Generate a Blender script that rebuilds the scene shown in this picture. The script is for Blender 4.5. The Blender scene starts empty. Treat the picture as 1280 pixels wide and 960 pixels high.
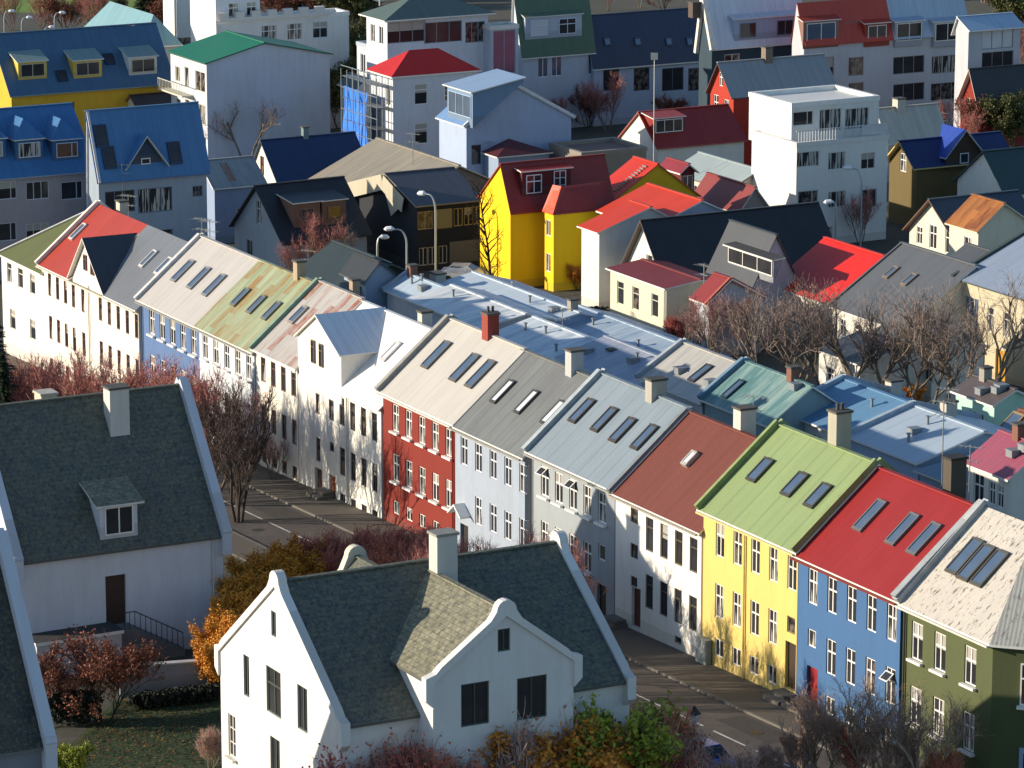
import bpy, bmesh, math, random
from mathutils import Vector, Matrix
R=math.radians
SC=bpy.context.scene; COL=SC.collection
random.seed(7)
# ---------------------------------------------------------------- camera geometry (metres)
CH=61.0; FPX=5000.0; HZ=-680.0
PITCH=math.atan((480-HZ)/FPX); cp,sp=math.cos(PITCH),math.sin(PITCH)
SUN_AZ=R(187); SUN_EL=R(17)
TH0=28.0
def frame(th):
    t=R(th); return (math.sin(t),-math.cos(t)),(math.cos(t),math.sin(t))
U0,N0=frame(TH0)
O0=(0.0,0.0)
def ray(x,y):
    a=(x-640)/FPX; b=(480-y)/FPX
    return (a,cp+b*sp,-sp+b*cp)
_r=ray(885,831); _t=-CH/_r[2]; O0=(_r[0]*_t,_r[1]*_t)
KG=0.035
def G(x,y): return KG*((x-O0[0])*U0[0]+(y-O0[1])*U0[1])
def at(px,py,h=0.0):
    """point seen at this place of the photograph, h metres above the sloping ground"""
    d=ray(px,py)
    g0=G(0,0); gd=KG*(d[0]*U0[0]+d[1]*U0[1])
    t=(g0+h-CH)/(d[2]-gd)
    return Vector((d[0]*t,d[1]*t,CH+d[2]*t))
def proj(q):
    X,Y,Z=q[0],q[1],q[2]-CH
    d=Y*cp-Z*sp; u=Y*sp+Z*cp
    return (640+FPX*X/d,480-FPX*u/d)
# ---------------------------------------------------------------- materials
def hexc(h):
    c=[int(h[i:i+2],16)/255 for i in (0,2,4)]
    return tuple((v/12.92 if v<=.04045 else ((v+.055)/1.055)**2.4) for v in c)
_mc={}
class NT:
    def __init__(s,name):
        s.m=bpy.data.materials.new(name); s.m.use_nodes=True; s.t=s.m.node_tree
        s.b=s.t.nodes['Principled BSDF']; s.uv=None
    def n(s,ty,**kw):
        q=s.t.nodes.new(ty)
        for k,v in kw.items():
            if k in q.inputs.keys(): q.inputs[k].default_value=v
            else: setattr(q,k,v)
        return q
    def l(s,a,b): s.t.links.new(a,b)
    def coord(s,scale=(1,1,1),src='UV',rot=0):
        tc=s.n('ShaderNodeTexCoord'); mp=s.n('ShaderNodeMapping'); mp.inputs['Scale'].default_value=scale
        mp.inputs['Rotation'].default_value=(0,0,rot)
        s.l(tc.outputs[src],mp.inputs[0]); return mp.outputs[0]
    def noise(s,vec,sc=1,det=3,rough=.5):
        q=s.n('ShaderNodeTexNoise'); q.inputs['Scale'].default_value=sc; q.inputs['Detail'].default_value=det; q.inputs['Roughness'].default_value=rough
        s.l(vec,q.inputs['Vector']); return q.outputs['Fac']
    def ramp(s,fac,stops):
        q=s.n('ShaderNodeValToRGB'); e=q.color_ramp.elements
        while len(e)<len(stops): e.new(.5)
        for i,(p,c) in enumerate(stops):
            e[i].position=p; e[i].color=(c[0],c[1],c[2],1) if hasattr(c,'__len__') else (c,c,c,1)
        s.l(fac,q.inputs[0]); return q.outputs[0]
    def mix(s,fac,a,b,mode='MIX'):
        q=s.n('ShaderNodeMix',data_type='RGBA',blend_type=mode)
        for i,v in ((0,fac),(6,a),(7,b)):
            if isinstance(v,(int,float)): q.inputs[i].default_value=v
            elif isinstance(v,tuple): q.inputs[i].default_value=(v[0],v[1],v[2],1)
            else: s.l(v,q.inputs[i])
        return q.outputs[2]
    def math(s,op,a,b=0.0):
        q=s.n('ShaderNodeMath',operation=op)
        for i,v in ((0,a),(1,b)):
            if isinstance(v,(int,float)): q.inputs[i].default_value=v
            else: s.l(v,q.inputs[i])
        return q.outputs[0]
    def bump(s,h,st=.3,d=.05):
        q=s.n('ShaderNodeBump'); q.inputs['Strength'].default_value=st; q.inputs['Distance'].default_value=d
        s.l(h,q.inputs['Height']); s.l(q.outputs[0],s.b.inputs['Normal'])
def wallmat(hx,clad=0.0,dirt=.35):
    k=('w',hx,clad,dirt)
    if k in _mc: return _mc[k]
    c=hexc(hx); N=NT('render_'+hx)
    streak=N.noise(N.coord((1.3,.18,1)),1.2,4,.6); blotch=N.noise(N.coord((.35,.35,1)),1,4,.6); fine=N.noise(N.coord((9,9,9)),1,3)
    dk=tuple(v*.66 for v in c); d2=(c[0]*.84,c[1]*.8,c[2]*.72)
    a=N.mix(N.ramp(streak,[(.45,0.),(.72,dirt)]),c,dk)
    a=N.mix(N.ramp(blotch,[(.45,0.),(.75,dirt*1.2)]),a,d2)
    a=N.mix(N.math('MULTIPLY',fine,.16),a,dk)
    sx=N.n('ShaderNodeSeparateXYZ'); N.l(N.coord(),sx.inputs[0]); n3=N.noise(N.coord((2.5,.5,1)),1,4,.7)
    a=N.mix(N.math('MULTIPLY',N.math('LESS_THAN',N.math('ADD',sx.outputs[1],N.math('MULTIPLY',n3,.15)),.75),.45),a,(c[0]*.5+.06,c[1]*.48+.05,c[2]*.44+.04))
    a=N.mix(N.ramp(n3,[(.58,0.),(.75,dirt*.9)]),a,(c[0]*.6,c[1]*.55,c[2]*.48))
    N.l(a,N.b.inputs['Base Color']); N.b.inputs['Roughness'].default_value=.85
    if clad:
        w=N.n('ShaderNodeTexWave',wave_type='BANDS',bands_direction='Y' if clad>0 else 'X',wave_profile='SAW')
        w.inputs['Scale'].default_value=abs(clad); N.l(N.coord(),w.inputs['Vector']); N.bump(w.outputs['Fac'],.5,.03)
    else: N.bump(fine,.25,.02)
    _mc[k]=N.m; return N.m
def metal(hx,rust=0.0,rc='8a5530',sheet=.9,st=.35,flecks=0.0,second=None,rough=.5,streak=.2,corr=3.2):
    k=('m',hx,rust,rc,sheet,st,flecks,second,rough,streak,corr)
    if k in _mc: return _mc[k]
    c=hexc(hx); N=NT('sheet_metal_'+hx)
    seam=N.n('ShaderNodeTexWave',wave_type='BANDS',bands_direction='X',wave_profile='SIN'); seam.inputs['Scale'].default_value=.314/sheet*1.0
    seam.inputs['Distortion'].default_value=0; N.l(N.coord(),seam.inputs['Vector'])
    sm=N.ramp(seam.outputs['Fac'],[(.0,1.),(.035,0.)])
    blot=N.noise(N.coord((.5,.22,1)),1,5,.65); st2=N.noise(N.coord((2.2,.15,1)),1,4,.6)
    dk=tuple(v*.62 for v in c); lt=tuple(min(1,v*1.12+.01) for v in c)
    a=N.mix(N.ramp(blot,[(.35,0.),(.7,.5)]),c,lt)
    a=N.mix(N.ramp(st2,[(.42,0.),(.75,streak*2)]),a,dk)
    if second: a=N.mix(N.ramp(N.noise(N.coord((.8,.12,1)),1.1,5,.7),[(.45,0.),(.62,.85)]),a,hexc(second))
    if rust:
        r1=N.noise(N.coord((1.0,.13,1)),1.1,6,.7); r2=N.noise(N.coord((5,1.2,1)),1,4,.6)
        cx=N.n('ShaderNodeSeparateXYZ'); N.l(N.coord(),cx.inputs[0])
        ux=N.math('FLOOR',N.math('MULTIPLY',cx.outputs[0],1.35)); cy=N.math('FLOOR',N.math('ADD',N.math('MULTIPLY',cx.outputs[1],.42),N.math('MULTIPLY',ux,.37)))
        cb=N.n('ShaderNodeCombineXYZ'); N.l(ux,cb.inputs[0]); N.l(cy,cb.inputs[1]); wn=N.n('ShaderNodeTexWhiteNoise'); N.l(cb.outputs[0],wn.inputs['Vector'])
        pn=wn.outputs['Value']
        a=N.mix(N.ramp(pn,[(.5,0.),(.52,.45)]),a,lt)
        rp=N.math('MULTIPLY',N.ramp(pn,[(.86-.28*rust,0.),(.88-.28*rust,1.)]),N.ramp(N.noise(N.coord((1.6,.5,1)),1,4,.7),[(.35,.1),(.6,.95)]))
        a=N.mix(rp,a,hexc(rc))
        rr=N.math('MULTIPLY',N.ramp(r1,[(.62-.3*rust,0.),(.78-.2*rust,1.)]),N.ramp(r2,[(.3,.2),(.6,1.)]))
        a=N.mix(rr,a,hexc(rc))
    if flecks:
        f=N.noise(N.coord((4.2,1.5,1)),1,5,.8); a=N.mix(N.ramp(f,[(.55,0.),(.60,flecks)]),a,(.16,.13,.10))
    a=N.mix(N.math('MULTIPLY',sm,st),a,dk)
    N.l(a,N.b.inputs['Base Color']); N.b.inputs['Roughness'].default_value=rough
    w=N.n('ShaderNodeTexWave',wave_type='BANDS',bands_direction='X',wave_profile='SIN'); w.inputs['Scale'].default_value=corr*.5; N.l(N.coord(),w.inputs['Vector'])
    h=N.math('ADD',N.math('MULTIPLY',w.outputs['Fac'],.6),N.math('MULTIPLY',blot,.8)); N.bump(h,.35,.035)
    _mc[k]=N.m; return N.m
def slate(hx='3e443c',hx2='55584a',sc=1.0):
    k=('s',hx,hx2,sc)
    if k in _mc: return _mc[k]
    N=NT('slate_'+hx); b=N.n('ShaderNodeTexBrick'); b.inputs['Scale'].default_value=1/sc; b.inputs['Brick Width'].default_value=.34; b.inputs['Row Height'].default_value=.26; b.inputs['Mortar Size'].default_value=.018
    b.inputs['Color1'].default_value=(*hexc(hx),1); b.inputs['Color2'].default_value=(*hexc(hx2),1); b.inputs['Mortar'].default_value=(*[v*.6 for v in hexc(hx)],1)
    N.l(N.coord(),b.inputs['Vector']); n1=N.noise(N.coord((1,1,1)),.9,6,.75); n2=N.noise(N.coord((3.2,3.2,3.2)),1,5,.85)
    a=N.mix(N.ramp(n1,[(.35,0.),(.7,.6)]),b.outputs['Color'],hexc('6b6a50'))
    a=N.mix(N.ramp(n2,[(.47,0.),(.62,.75)]),a,hexc('262c30')); n4=N.noise(N.coord((5.5,5.5,5.5)),1,4,.8); a=N.mix(N.ramp(n4,[(.52,0.),(.70,.45)]),a,hexc('8b8f80'))
    N.l(a,N.b.inputs['Base Color']); N.b.inputs['Roughness'].default_value=.75
    N.bump(N.math('ADD',b.outputs['Fac'],n2),-.5,.04); _mc[k]=N.m; return N.m
def plain(name,hx,rough=.6,metallic=0,var=.25,sc=2.0):
    k=('p',hx,rough,metallic,var,sc)
    if k in _mc: return _mc[k]
    c=hexc(hx); N=NT(name); f=N.noise(N.coord((sc,sc,sc),'Object'),1,4,.6)
    a=N.mix(N.ramp(f,[(.35,0.),(.7,var*2)]),c,tuple(v*.6 for v in c)); N.l(a,N.b.inputs['Base Color'])
    N.b.inputs['Roughness'].default_value=rough; N.b.inputs['Metallic'].default_value=metallic
    _mc[k]=N.m; return N.m
def glass(kind=0):
    k=('g',kind)
    if k in _mc: return _mc[k]
    N=NT('window_glass'); f=N.noise(N.coord((.7,.7,.7),'Object'),1.3,2)
    if kind==0: a=N.mix(f,(.012,.014,.018),(.05,.05,.055))
    elif kind==1:
        g=N.noise(N.coord((3.5,3.5,.25),'Object'),1.3,2)
        a=N.mix(N.ramp(g,[(.5,0.),(.53,1.)]),(.03,.03,.035),(.42,.40,.36))
    elif kind==5:
        sx=N.n('ShaderNodeSeparateXYZ'); tc=N.n('ShaderNodeTexCoord'); N.l(tc.outputs['Object'],sx.inputs[0])
        a=N.mix(N.math('GREATER_THAN',sx.outputs[2],.12),(.02,.022,.026),(.38,.36,.32))
    elif kind==6: a=N.mix(N.ramp(N.noise(N.coord((1.5,1.5,1.2),'Object'),1.6,3),[(.45,0.),(.6,1.)]),(.02,.02,.025),(.16,.13,.11))
    elif kind==2: a=N.mix(f,(.05,.08,.14),(.10,.14,.2))  # blue stands in for reflected sky, put into the base colour
    elif kind==4: a=N.mix(f,(.5,.52,.55),(.7,.7,.7))
    else: a=N.mix(f,(.12,.05,.025),(.25,.10,.04))
    N.l(a,N.b.inputs['Base Color']); N.b.inputs['Roughness'].default_value=.1; N.b.inputs['IOR'].default_value=1.45 if kind!=2 else 2.0
    _mc[k]=N.m; return N.m
# ---------------------------------------------------------------- mesh builder
class MB:
    def __init__(s): s.v=[];s.f=[];s.uv=[];s.mi=[]
    def poly(s,pts,mi=0,uv=None):
        b=len(s.v); pts=[Vector(p) for p in pts]; s.v+=pts; s.f.append(tuple(range(b,b+len(pts)))); s.mi.append(mi)
        if uv is None:
            nrm=Vector((0,0,0))
            for i in range(len(pts)):
                nrm+=(pts[i]-pts[0]).cross(pts[(i+1)%len(pts)]-pts[0])
            nrm=nrm.normalized() if nrm.length>1e-9 else Vector((0,0,1))
            if abs(nrm.z)>.999: a=Vector((1,0,0)); c=Vector((0,1,0))
            else: a=Vector((0,0,1)).cross(nrm).normalized(); c=nrm.cross(a)
            uv=[(p.dot(a),p.dot(c)) for p in pts]
        s.uv+=uv; return s
    def box(s,x0,x1,y0,y1,z0,z1,mi=0):
        p=[(x0,y0,z0),(x1,y0,z0),(x1,y1,z0),(x0,y1,z0),(x0,y0,z1),(x1,y0,z1),(x1,y1,z1),(x0,y1,z1)]
        for q in ((0,3,2,1),(4,5,6,7),(0,1,5,4),(1,2,6,5),(2,3,7,6),(3,0,4,7)): s.poly([p[i] for i in q],mi)
        return s
    def slab(s,pts,t,mi=0,mi2=None):
        """polygon given counter-clockwise from above, thickened downwards"""
        pts=[Vector(p) for p in pts]; lo=[p-Vector((0,0,t)) for p in pts]
        s.poly(pts,mi); s.poly(lo[::-1],mi if mi2 is None else mi2)
        n=len(pts)
        for i in range(n):
            j=(i+1)%n; s.poly([lo[i],lo[j],pts[j],pts[i]],mi if mi2 is None else mi2)
        return s
    def beam(s,a,b,w,h,mi=0,up=(0,0,1)):
        a=Vector(a);b=Vector(b);d=(b-a).normalized(); u=Vector(up); x=d.cross(u)
        if x.length<1e-4: x=d.cross(Vector((1,0,0)))
        x.normalize(); z=x.cross(d)
        o=[(-w/2,-h/2),(w/2,-h/2),(w/2,h/2),(-w/2,h/2)]
        A=[a+x*i+z*j for i,j in o];B=[b+x*i+z*j for i,j in o]
        s.poly(A[::-1],mi);s.poly(B,mi)
        for i in range(4): s.poly([A[i],A[(i+1)%4],B[(i+1)%4],B[i]],mi)
        return s
    def tube(s,pts,rs,n=8,mi=0,cap=True):
        rings=[]
        for i,p in enumerate(pts):
            p=Vector(p); q=Vector(pts[min(i+1,len(pts)-1)])-Vector(pts[max(i-1,0)]); q.normalize()
            x=q.orthogonal().normalized() if i==0 else (x-q*x.dot(q)).normalized()
            y=q.cross(x); r=rs[i] if hasattr(rs,'__len__') else rs
            rings.append([p+x*r*math.cos(2*math.pi*k/n)+y*r*math.sin(2*math.pi*k/n) for k in range(n)])
        b=len(s.v)
        for rg in rings: s.v+=rg
        for i in range(len(rings)-1):
            for k in range(n):
                k2=(k+1)%n; s.f.append((b+i*n+k,b+i*n+k2,b+(i+1)*n+k2,b+(i+1)*n+k)); s.mi.append(mi); s.uv+=[(k/n,i),((k+1)/n,i),((k+1)/n,i+1),(k/n,i+1)]
        if cap and n>2:
            s.f.append(tuple(b+(len(rings)-1)*n+k for k in range(n))); s.mi.append(mi); s.uv+=[(0,0)]*n
            s.f.append(tuple(b+n-1-k for k in range(n))); s.mi.append(mi); s.uv+=[(0,0)]*n
        return s
    def mesh(s,name,mats):
        me=bpy.data.meshes.new(name); me.from_pydata([tuple(v) for v in s.v],[],s.f)
        for m in mats: me.materials.append(m)
        me.polygons.foreach_set('material_index',s.mi)
        uv=me.uv_layers.new(name='UVMap'); flat=[c for p in s.uv for c in p]; uv.data.foreach_set('uv',flat)
        me.update(); return me
    def build(s,name,mats,parent=None,loc=None,smooth=False):
        if not isinstance(mats,(list,tuple)): mats=[mats]
        me=s.mesh(name,mats)
        if smooth: me.polygons.foreach_set('use_smooth',[True]*len(me.polygons))
        return link(name,me,parent,loc)
def link(name,me,parent=None,loc=None,rot=None):
    o=bpy.data.objects.new(name,me); COL.objects.link(o)
    if parent is not None: o.parent=parent
    if loc is not None: o.location=loc
    if rot is not None: o.rotation_euler=rot
    return o
def tag(o,label,cat,group=None,kind=None):
    if label: o['label']=label
    if cat: o['category']=cat
    if group: o['group']=group
    if kind: o['kind']=kind
    return o
def struct(o): o['kind']='structure'; return o
# ---------------------------------------------------------------- windows
WHITE=lambda: plain('white_paint','e9e6df',.5,0,.08)
_wc={}
def window_mesh(w,h,style,fc,gk):
    k=(round(w,2),round(h,2),style,fc,gk)
    if k in _wc: return _wc[k]
    f=MB(); t=.07; d=.06
    x0,x1,z0,z1=-w/2,w/2,-h/2,h/2
    f.box(x0,x0+t,-d,0,z0,z1); f.box(x1-t,x1,-d,0,z0,z1)
    f.box(x0+t,x1-t,-d,0,z1-t,z1); f.box(x0+t,x1-t,-d,0,z0,z0+t)
    zi,zt=z0+t,z1-t; xi,xt=x0+t,x1-t
    if 'c' in style:   # cross window: mullion and high transom
        tz=z0+h*.64; f.box(-.035,.035,-d,0,zi,tz-.04); f.box(-.035,.035,-d,0,tz+.04,zt); f.box(xi,xt,-d-.005,0,tz-.04,tz+.04)
    elif 't' in style: # transom only
        tz=z0+h*.7; f.box(xi,xt,-d,0,tz-.03,tz+.03)
    elif '2' in style: f.box(-.035,.035,-d,0,zi,zt)
    elif '3' in style:
        for q in (-w/6,w/6): f.box(q-.03,q+.03,-d,0,zi,zt)
    elif 'l' in style: # one narrow light at the side
        q=w*.22; f.box(q-.03,q+.03,-d,0,zi,zt)
    elif 'g' in style: # six small lights
        f.box(-.03,.03,-d,0,zi,zt)
        for q in (-h/6,h/6): f.box(xi,-.031,-d+.01,0,q-.025,q+.025); f.box(.031,xt,-d+.01,0,q-.025,q+.025)
    if 's' in style: f.box(x0-.1,x1+.1,-.34,-d-.001,z0-.13,z0-.01)
    fm=f.mesh('window',[plain('frame_paint',fc,.5,0,.1)])
    p=MB(); p.poly([(xi,-.02,zi),(xt,-.02,zi),(xt,-.02,zt),(xi,-.02,zt)]); pm=p.mesh('pane',[glass(gk)])
    _wc[k]=(fm,pm); return _wc[k]
WROT={'f':0.0,'r':math.pi/2,'l':-math.pi/2,'b':math.pi}
def put_window(parent,loc,rz,w,h,style='c',fc='e9e6df',gk=0,name='window'):
    fm,pm=window_mesh(w,h,style,fc,gk)
    o=link(name,fm,parent,loc,(0,0,rz)); link('pane',pm,o); return o
def open_sash(parent,loc,w=.7,h=.55,fc='e9e6df'):
    f=MB(); t=.06
    f.box(-w/2,-w/2+t,-.02,.02,-h,0).box(w/2-t,w/2,-.02,.02,-h,0).box(-w/2+t,w/2-t,-.02,.02,-t,0).box(-w/2+t,w/2-t,-.02,.02,-h,-h+t)
    f.poly([(-w/2+t,0,-h+t),(w/2-t,0,-h+t),(w/2-t,0,-t),(-w/2+t,0,-t)],1)
    o=f.build('open_sash',[plain('frame_paint',fc,.5,0,.1),glass(0)],parent,loc); o.rotation_euler=(R(-50),0,0); return o
# ---------------------------------------------------------------- buildings
class House:
    """local frame: x along the front wall towards the camera, y into the plot, z up; walls f(y=0) and r(x=W) face the viewer"""
    def __init__(s,name,label,cat='house',N=None,L=None,Rt=None,h=5,th=TH0,by='rot',W=None,D=None,origin=None,group=None,parent=None,
                 wall='d8d4cc',clad=0,dirt=.35,z=None):
        s.h=h; s.th=th
        if origin is not None:
            o=Vector(origin)
        else:
            n=at(N[0],N[1],h); n0=G(n.x,n.y)
            if by=='L':
                l=at(L[0],L[1],h); l=on_z(L,n.z); d=(n-l); s.th=math.degrees(math.atan2(d.x,-d.y))
            elif by=='R':
                r=on_z(Rt,n.z); d=(r-n); s.th=math.degrees(math.atan2(d.y,d.x))
            u,v=frame(s.th)
            if W is None: W=solve(n,(-u[0],-u[1]),L[0])
            if D is None: D=solve(n,v,Rt[0])
            o=Vector((n.x-u[0]*W,n.y-u[1]*W,n0))
        s.W,s.D=W,D
        u,v=frame(s.th); s.u,s.v=u,v
        s.rz=math.atan2(u[1],u[0])
        if parent is None:
            e=bpy.data.objects.new(name,None); COL.objects.link(e); e.location=o; e.rotation_euler=(0,0,s.rz); e.empty_display_size=.5
            tag(e,label,cat,group); s.root=e; s.o=o; s.off=Vector((0,0,0))
        else:
            s.root=parent.root; s.o=o; q=o-parent.o
            s.off=Vector((q.x*parent.u[0]+q.y*parent.u[1],q.x*parent.v[0]+q.y*parent.v[1],q.z)); s.drot=s.rz-parent.rz
        s.sub=parent is not None; s.par=parent
        s.holes={'f':[],'r':[],'l':[],'b':[]}
        s.wallc=wall; s.clad=clad; s.dirt=dirt; s.roofk='flat'; s.rf=.5; s.rr=0; s.base=-2.5
        HOUSES.append(s)
    def loc(s,p): # local -> root local
        p=Vector(p)
        if s.sub:
            c,q=math.cos(s.drot),math.sin(s.drot)
            return Vector((p.x*c-p.y*q,p.x*q+p.y*c,p.z))+s.off
        return p
    def rzl(s): return s.drot if s.sub else 0.0
    def world(s,p): return Vector((s.o.x+s.u[0]*p[0]+s.v[0]*p[1],s.o.y+s.u[1]*p[0]+s.v[1]*p[1],s.o.z+p[2]))
    def lray(s,px):
        d=ray(*px); o=Vector((0,0,CH))-s.o
        f=lambda q:Vector((q[0]*s.u[0]+q[1]*s.u[1],q[0]*s.v[0]+q[1]*s.v[1],q[2]))
        return f(o),f(d)
    def onplane(s,px,nrm,c):
        o,d=s.lray(px); n=Vector(nrm); t=(c-o.dot(n))/d.dot(n); return o+d*t
    def onwall(s,px,wl):
        p=s.onplane(px,*{'f':((0,-1,0),0.0),'r':((1,0,0),s.W)}[wl])
        return (p.x if wl=='f' else p.y),p.z
    def roof(s,kind,peak=None,r=None,f=None,peakwall=None):
        s.roofk=kind
        if peak is not None:
            if kind=='gy': p=s.onplane(peak,(0,-1,0),0.0 if peakwall!='b' else -s.D); s.rf=p.x/s.W; s.rr=p.z-s.h
            else:
                p=s.onplane(peak,(1,0,0),0.0 if peakwall=='l' else s.W); s.rf=p.y/s.D; s.rr=p.z-s.h
        if r is not None: s.rr=r
        if f is not None: s.rf=f
        if not(.02<s.rf<.98) or s.rr<0.05: print('WARN roof',s.root.name,s.root.get('label','')[:30],'f=%.2f r=%.2f'%(s.rf,s.rr))
        s.rf=min(1,max(0,s.rf)); return s
    def zr(s,side,a):
        """roof height at inward distance a from eave on side"""
        W,D,h=s.W,s.D,s.h
        return h+s.rr*a/(s.rf*D if side=='f' else (1-s.rf)*W if side=='r' else 1)
    def hole(s,wl,u,z,w,h): s.holes[wl].append((u-w/2,u+w/2,z-h/2,z+h/2))
    def ptw(s,wl,u,z,out=0.0):
        return {'f':(u,-out,z),'r':(s.W+out,u,z),'l':(-out,u,z),'b':(u,s.D+out,z)}[wl]
    def windows(s,wl,us,z,w,h,style='c',fc='e9e6df',gk=None,recess=.12,curtain=.25):
        for u in us:
            g=gk if gk is not None else random.choice((1,1,5)) if random.random()<curtain+.1 else random.choice((0,0,6))
            s.hole(wl,u,z,w,h)
            put_window(s.root,s.loc(s.ptw(wl,u,z,-recess)),WROT[wl]+s.rzl(),w,h,style,fc,g)
    def win(s,wl,p1,p2,n,w,h,style='c',**k):
        a=s.onwall(p1,wl); b=s.onwall(p2,wl); z=(a[1]+b[1])/2
        us=[a[0]+(b[0]-a[0])*i/max(1,n-1) for i in range(n)]
        s.windows(wl,us,z,w,h,style,**k)
    def door(s,wl,u,z0,w,h,col='4a2c20',light=False):
        s.hole(wl,u,z0+h/2,w,h)
        m=MB(); m.box(-w/2,w/2,0,.06,-h/2,h/2); m.box(-w/2+.12,w/2-.12,-.015,0,-h/2+.15,-.1); m.box(-w/2+.12,w/2-.12,-.015,0,.05,h/2-.2)
        o=m.build('door',plain('door_paint',col,.5,0,.2),s.root,s.loc(s.ptw(wl,u,z0+h/2,-.18))); o.rotation_euler=(0,0,WROT[wl]+s.rzl())
        MB().box(-.02,.02,-.07,0,-.02,.1).build('handle',plain('steel','9a9a98',.3,.8),o,(w/2-.14,0,-.05))
        return o
    def walls(s,mat=None,extra=0.0):
        W,D,h,b=s.W,s.D,s.h,s.base; e=extra
        P={'f':[(0,b),(W,b),(W,h),(0,h)],'b':[(0,b),(W,b),(W,h),(0,h)],'r':[(0,b),(D,b),(D,h),(0,h)],'l':[(0,b),(D,b),(D,h),(0,h)]}
        if s.roofk=='gy':
            for k in 'fb': P[k].insert(3,(W*s.rf,h+s.rr))
        if s.roofk in('gx',):
            for k in 'rl': P[k].insert(3,(D*s.rf,h+s.rr))
        bm=bmesh.new(); uvl=bm.loops.layers.uv.new('UVMap')
        for wl,pts in P.items():
            t=bmesh.new(); vs=[t.verts.new((u,0,z)) for u,z in pts]; t.faces.new(vs)
            cuts=set()
            for (a,c,d,e2) in s.holes[wl]:
                for q in ((a,0),(c,0)): cuts.add((0,round(q[0],4)))
                for q in (d,e2): cuts.add((1,round(q,4)))
            for ax,v in cuts:
                bmesh.ops.bisect_plane(t,geom=t.verts[:]+t.edges[:]+t.faces[:],plane_co=(v,0,0) if ax==0 else (0,0,v),plane_no=(1,0,0) if ax==0 else (0,0,1))
            for f in list(t.faces):
                c=f.calc_center_median()
                if any(a<c.x<b2 and d<c.z<e2 for a,b2,d,e2 in s.holes[wl]): continue
                vv=[Vector(s.ptw(wl,v.co.x,v.co.z)) for v in f.verts]
                if wl in('l','b'): vv=vv[::-1]
                nf=bm.faces.new([bm.verts.new(v) for v in vv])
                for lp,v in zip(nf.loops,(list(f.verts) if wl not in('l','b') else list(f.verts)[::-1])): lp[uvl].uv=(v.co.x+{'f':0,'r':37,'l':71,'b':99}[wl],v.co.z)
            t.free()
            for (a,c,d,e2) in s.holes[wl]:
                q=[(a,d),(c,d),(c,e2),(a,e2)]
                for i in range(4):
                    p1,p2=q[i],q[(i+1)%4]
                    vv=[s.ptw(wl,p1[0],p1[1]),s.ptw(wl,p2[0],p2[1]),s.ptw(wl,p2[0],p2[1],-.22),s.ptw(wl,p1[0],p1[1],-.22)]
                    nf=bm.faces.new([bm.verts.new(v) for v in vv])
                    for lp in nf.loops: lp[uvl].uv=(lp.vert.co.x+lp.vert.co.y,lp.vert.co.z)
        bmesh.ops.remove_doubles(bm,verts=bm.verts,dist=.002); me=bpy.data.meshes.new('wall'); bm.to_mesh(me); bm.free()
        me.materials.append(mat or wallmat(s.wallc,s.clad,s.dirt))
        o=link('wall',me,s.root,s.loc((0,0,0)),(0,0,s.rzl())); s.wallo=o; return o
    def make(s,rmat,ov=.25,ove=.3,t=.12,fascia='e0ddd4',name='roof',coping=None,walls=True,hipin=None,front_mat=None,topmat=None,par=.45,ridge=True,gap=None):
        """walls + roof"""
        W,D,h,r,f=s.W,s.D,s.h,s.rr,s.rf
        if walls: s.walls()
        m=MB(); mats=[rmat,plain('fascia_paint',fascia,.6,0,.15)]
        if front_mat is not None: mats.append(front_mat)
        lift=.10
        if s.roofk=='gx':
            for (y0,run,sg) in ((0,f*D,1),(D,(1-f)*D,-1)):
                if run<.05: continue
                sl=r/run; ye=y0-sg*ove; ze=h-sl*ove+lift; yr=f*D; zr=h+r+lift
                p=[(-ov,ye,ze),(W+ov,ye,ze),(W+ov,yr,zr),(-ov,yr,zr)]
                if sg<0: p=[p[1],p[0],p[3],p[2]]
                if gap and sg>0:   # the eave stops at the wall gable
                    g0,g1=gap; z1=h+sl*.12+lift
                    m.slab([(-ov,ye,ze),(g0,ye,ze),(g0,.12,z1),(g0,yr,zr),(-ov,yr,zr)],t,0,1); m.slab([(g0,.12,z1),(g1,.12,z1),(g1,yr,zr),(g0,yr,zr)],t,0,1)
                    m.slab([(g1,ye,ze),(W+ov,ye,ze),(W+ov,yr,zr),(g1,yr,zr),(g1,.12,z1)],t,0,1); continue
                m.slab(p,t,0,1)
            if ridge: m.beam((-ov,f*D,h+r+lift+.01),(W+ov,f*D,h+r+lift+.01),.28,.08,0)
        elif s.roofk=='gy':
            for (x0,run,sg) in ((0,f*W,1),(W,(1-f)*W,-1)):
                if run<.05: continue
                sl=r/run; xe=x0-sg*ove; ze=h-sl*ove+lift; xr=f*W; zr=h+r+lift
                p=[(xe,D+ov,ze),(xe,-ov,ze),(xr,-ov,zr),(xr,D+ov,zr)]
                if sg<0: p=[(xe,-ov,ze),(xe,D+ov,ze),(xr,D+ov,zr),(xr,-ov,zr)]
                m.slab(p,t,0,1)
            if ridge: m.beam((f*W,-ov,h+r+lift+.01),(f*W,D+ov,h+r+lift+.01),.28,.08,0)
        elif s.roofk in('hx','hy'):
            i1=hipin if hipin is not None else (D/2 if s.roofk=='hx' else W/2)
            e=ove; z0=h+lift; zt=h+r+lift
            A=(-e,-e,z0);B_=(W+e,-e,z0);C_=(W+e,D+e,z0);D_=(-e,D+e,z0)
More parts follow.
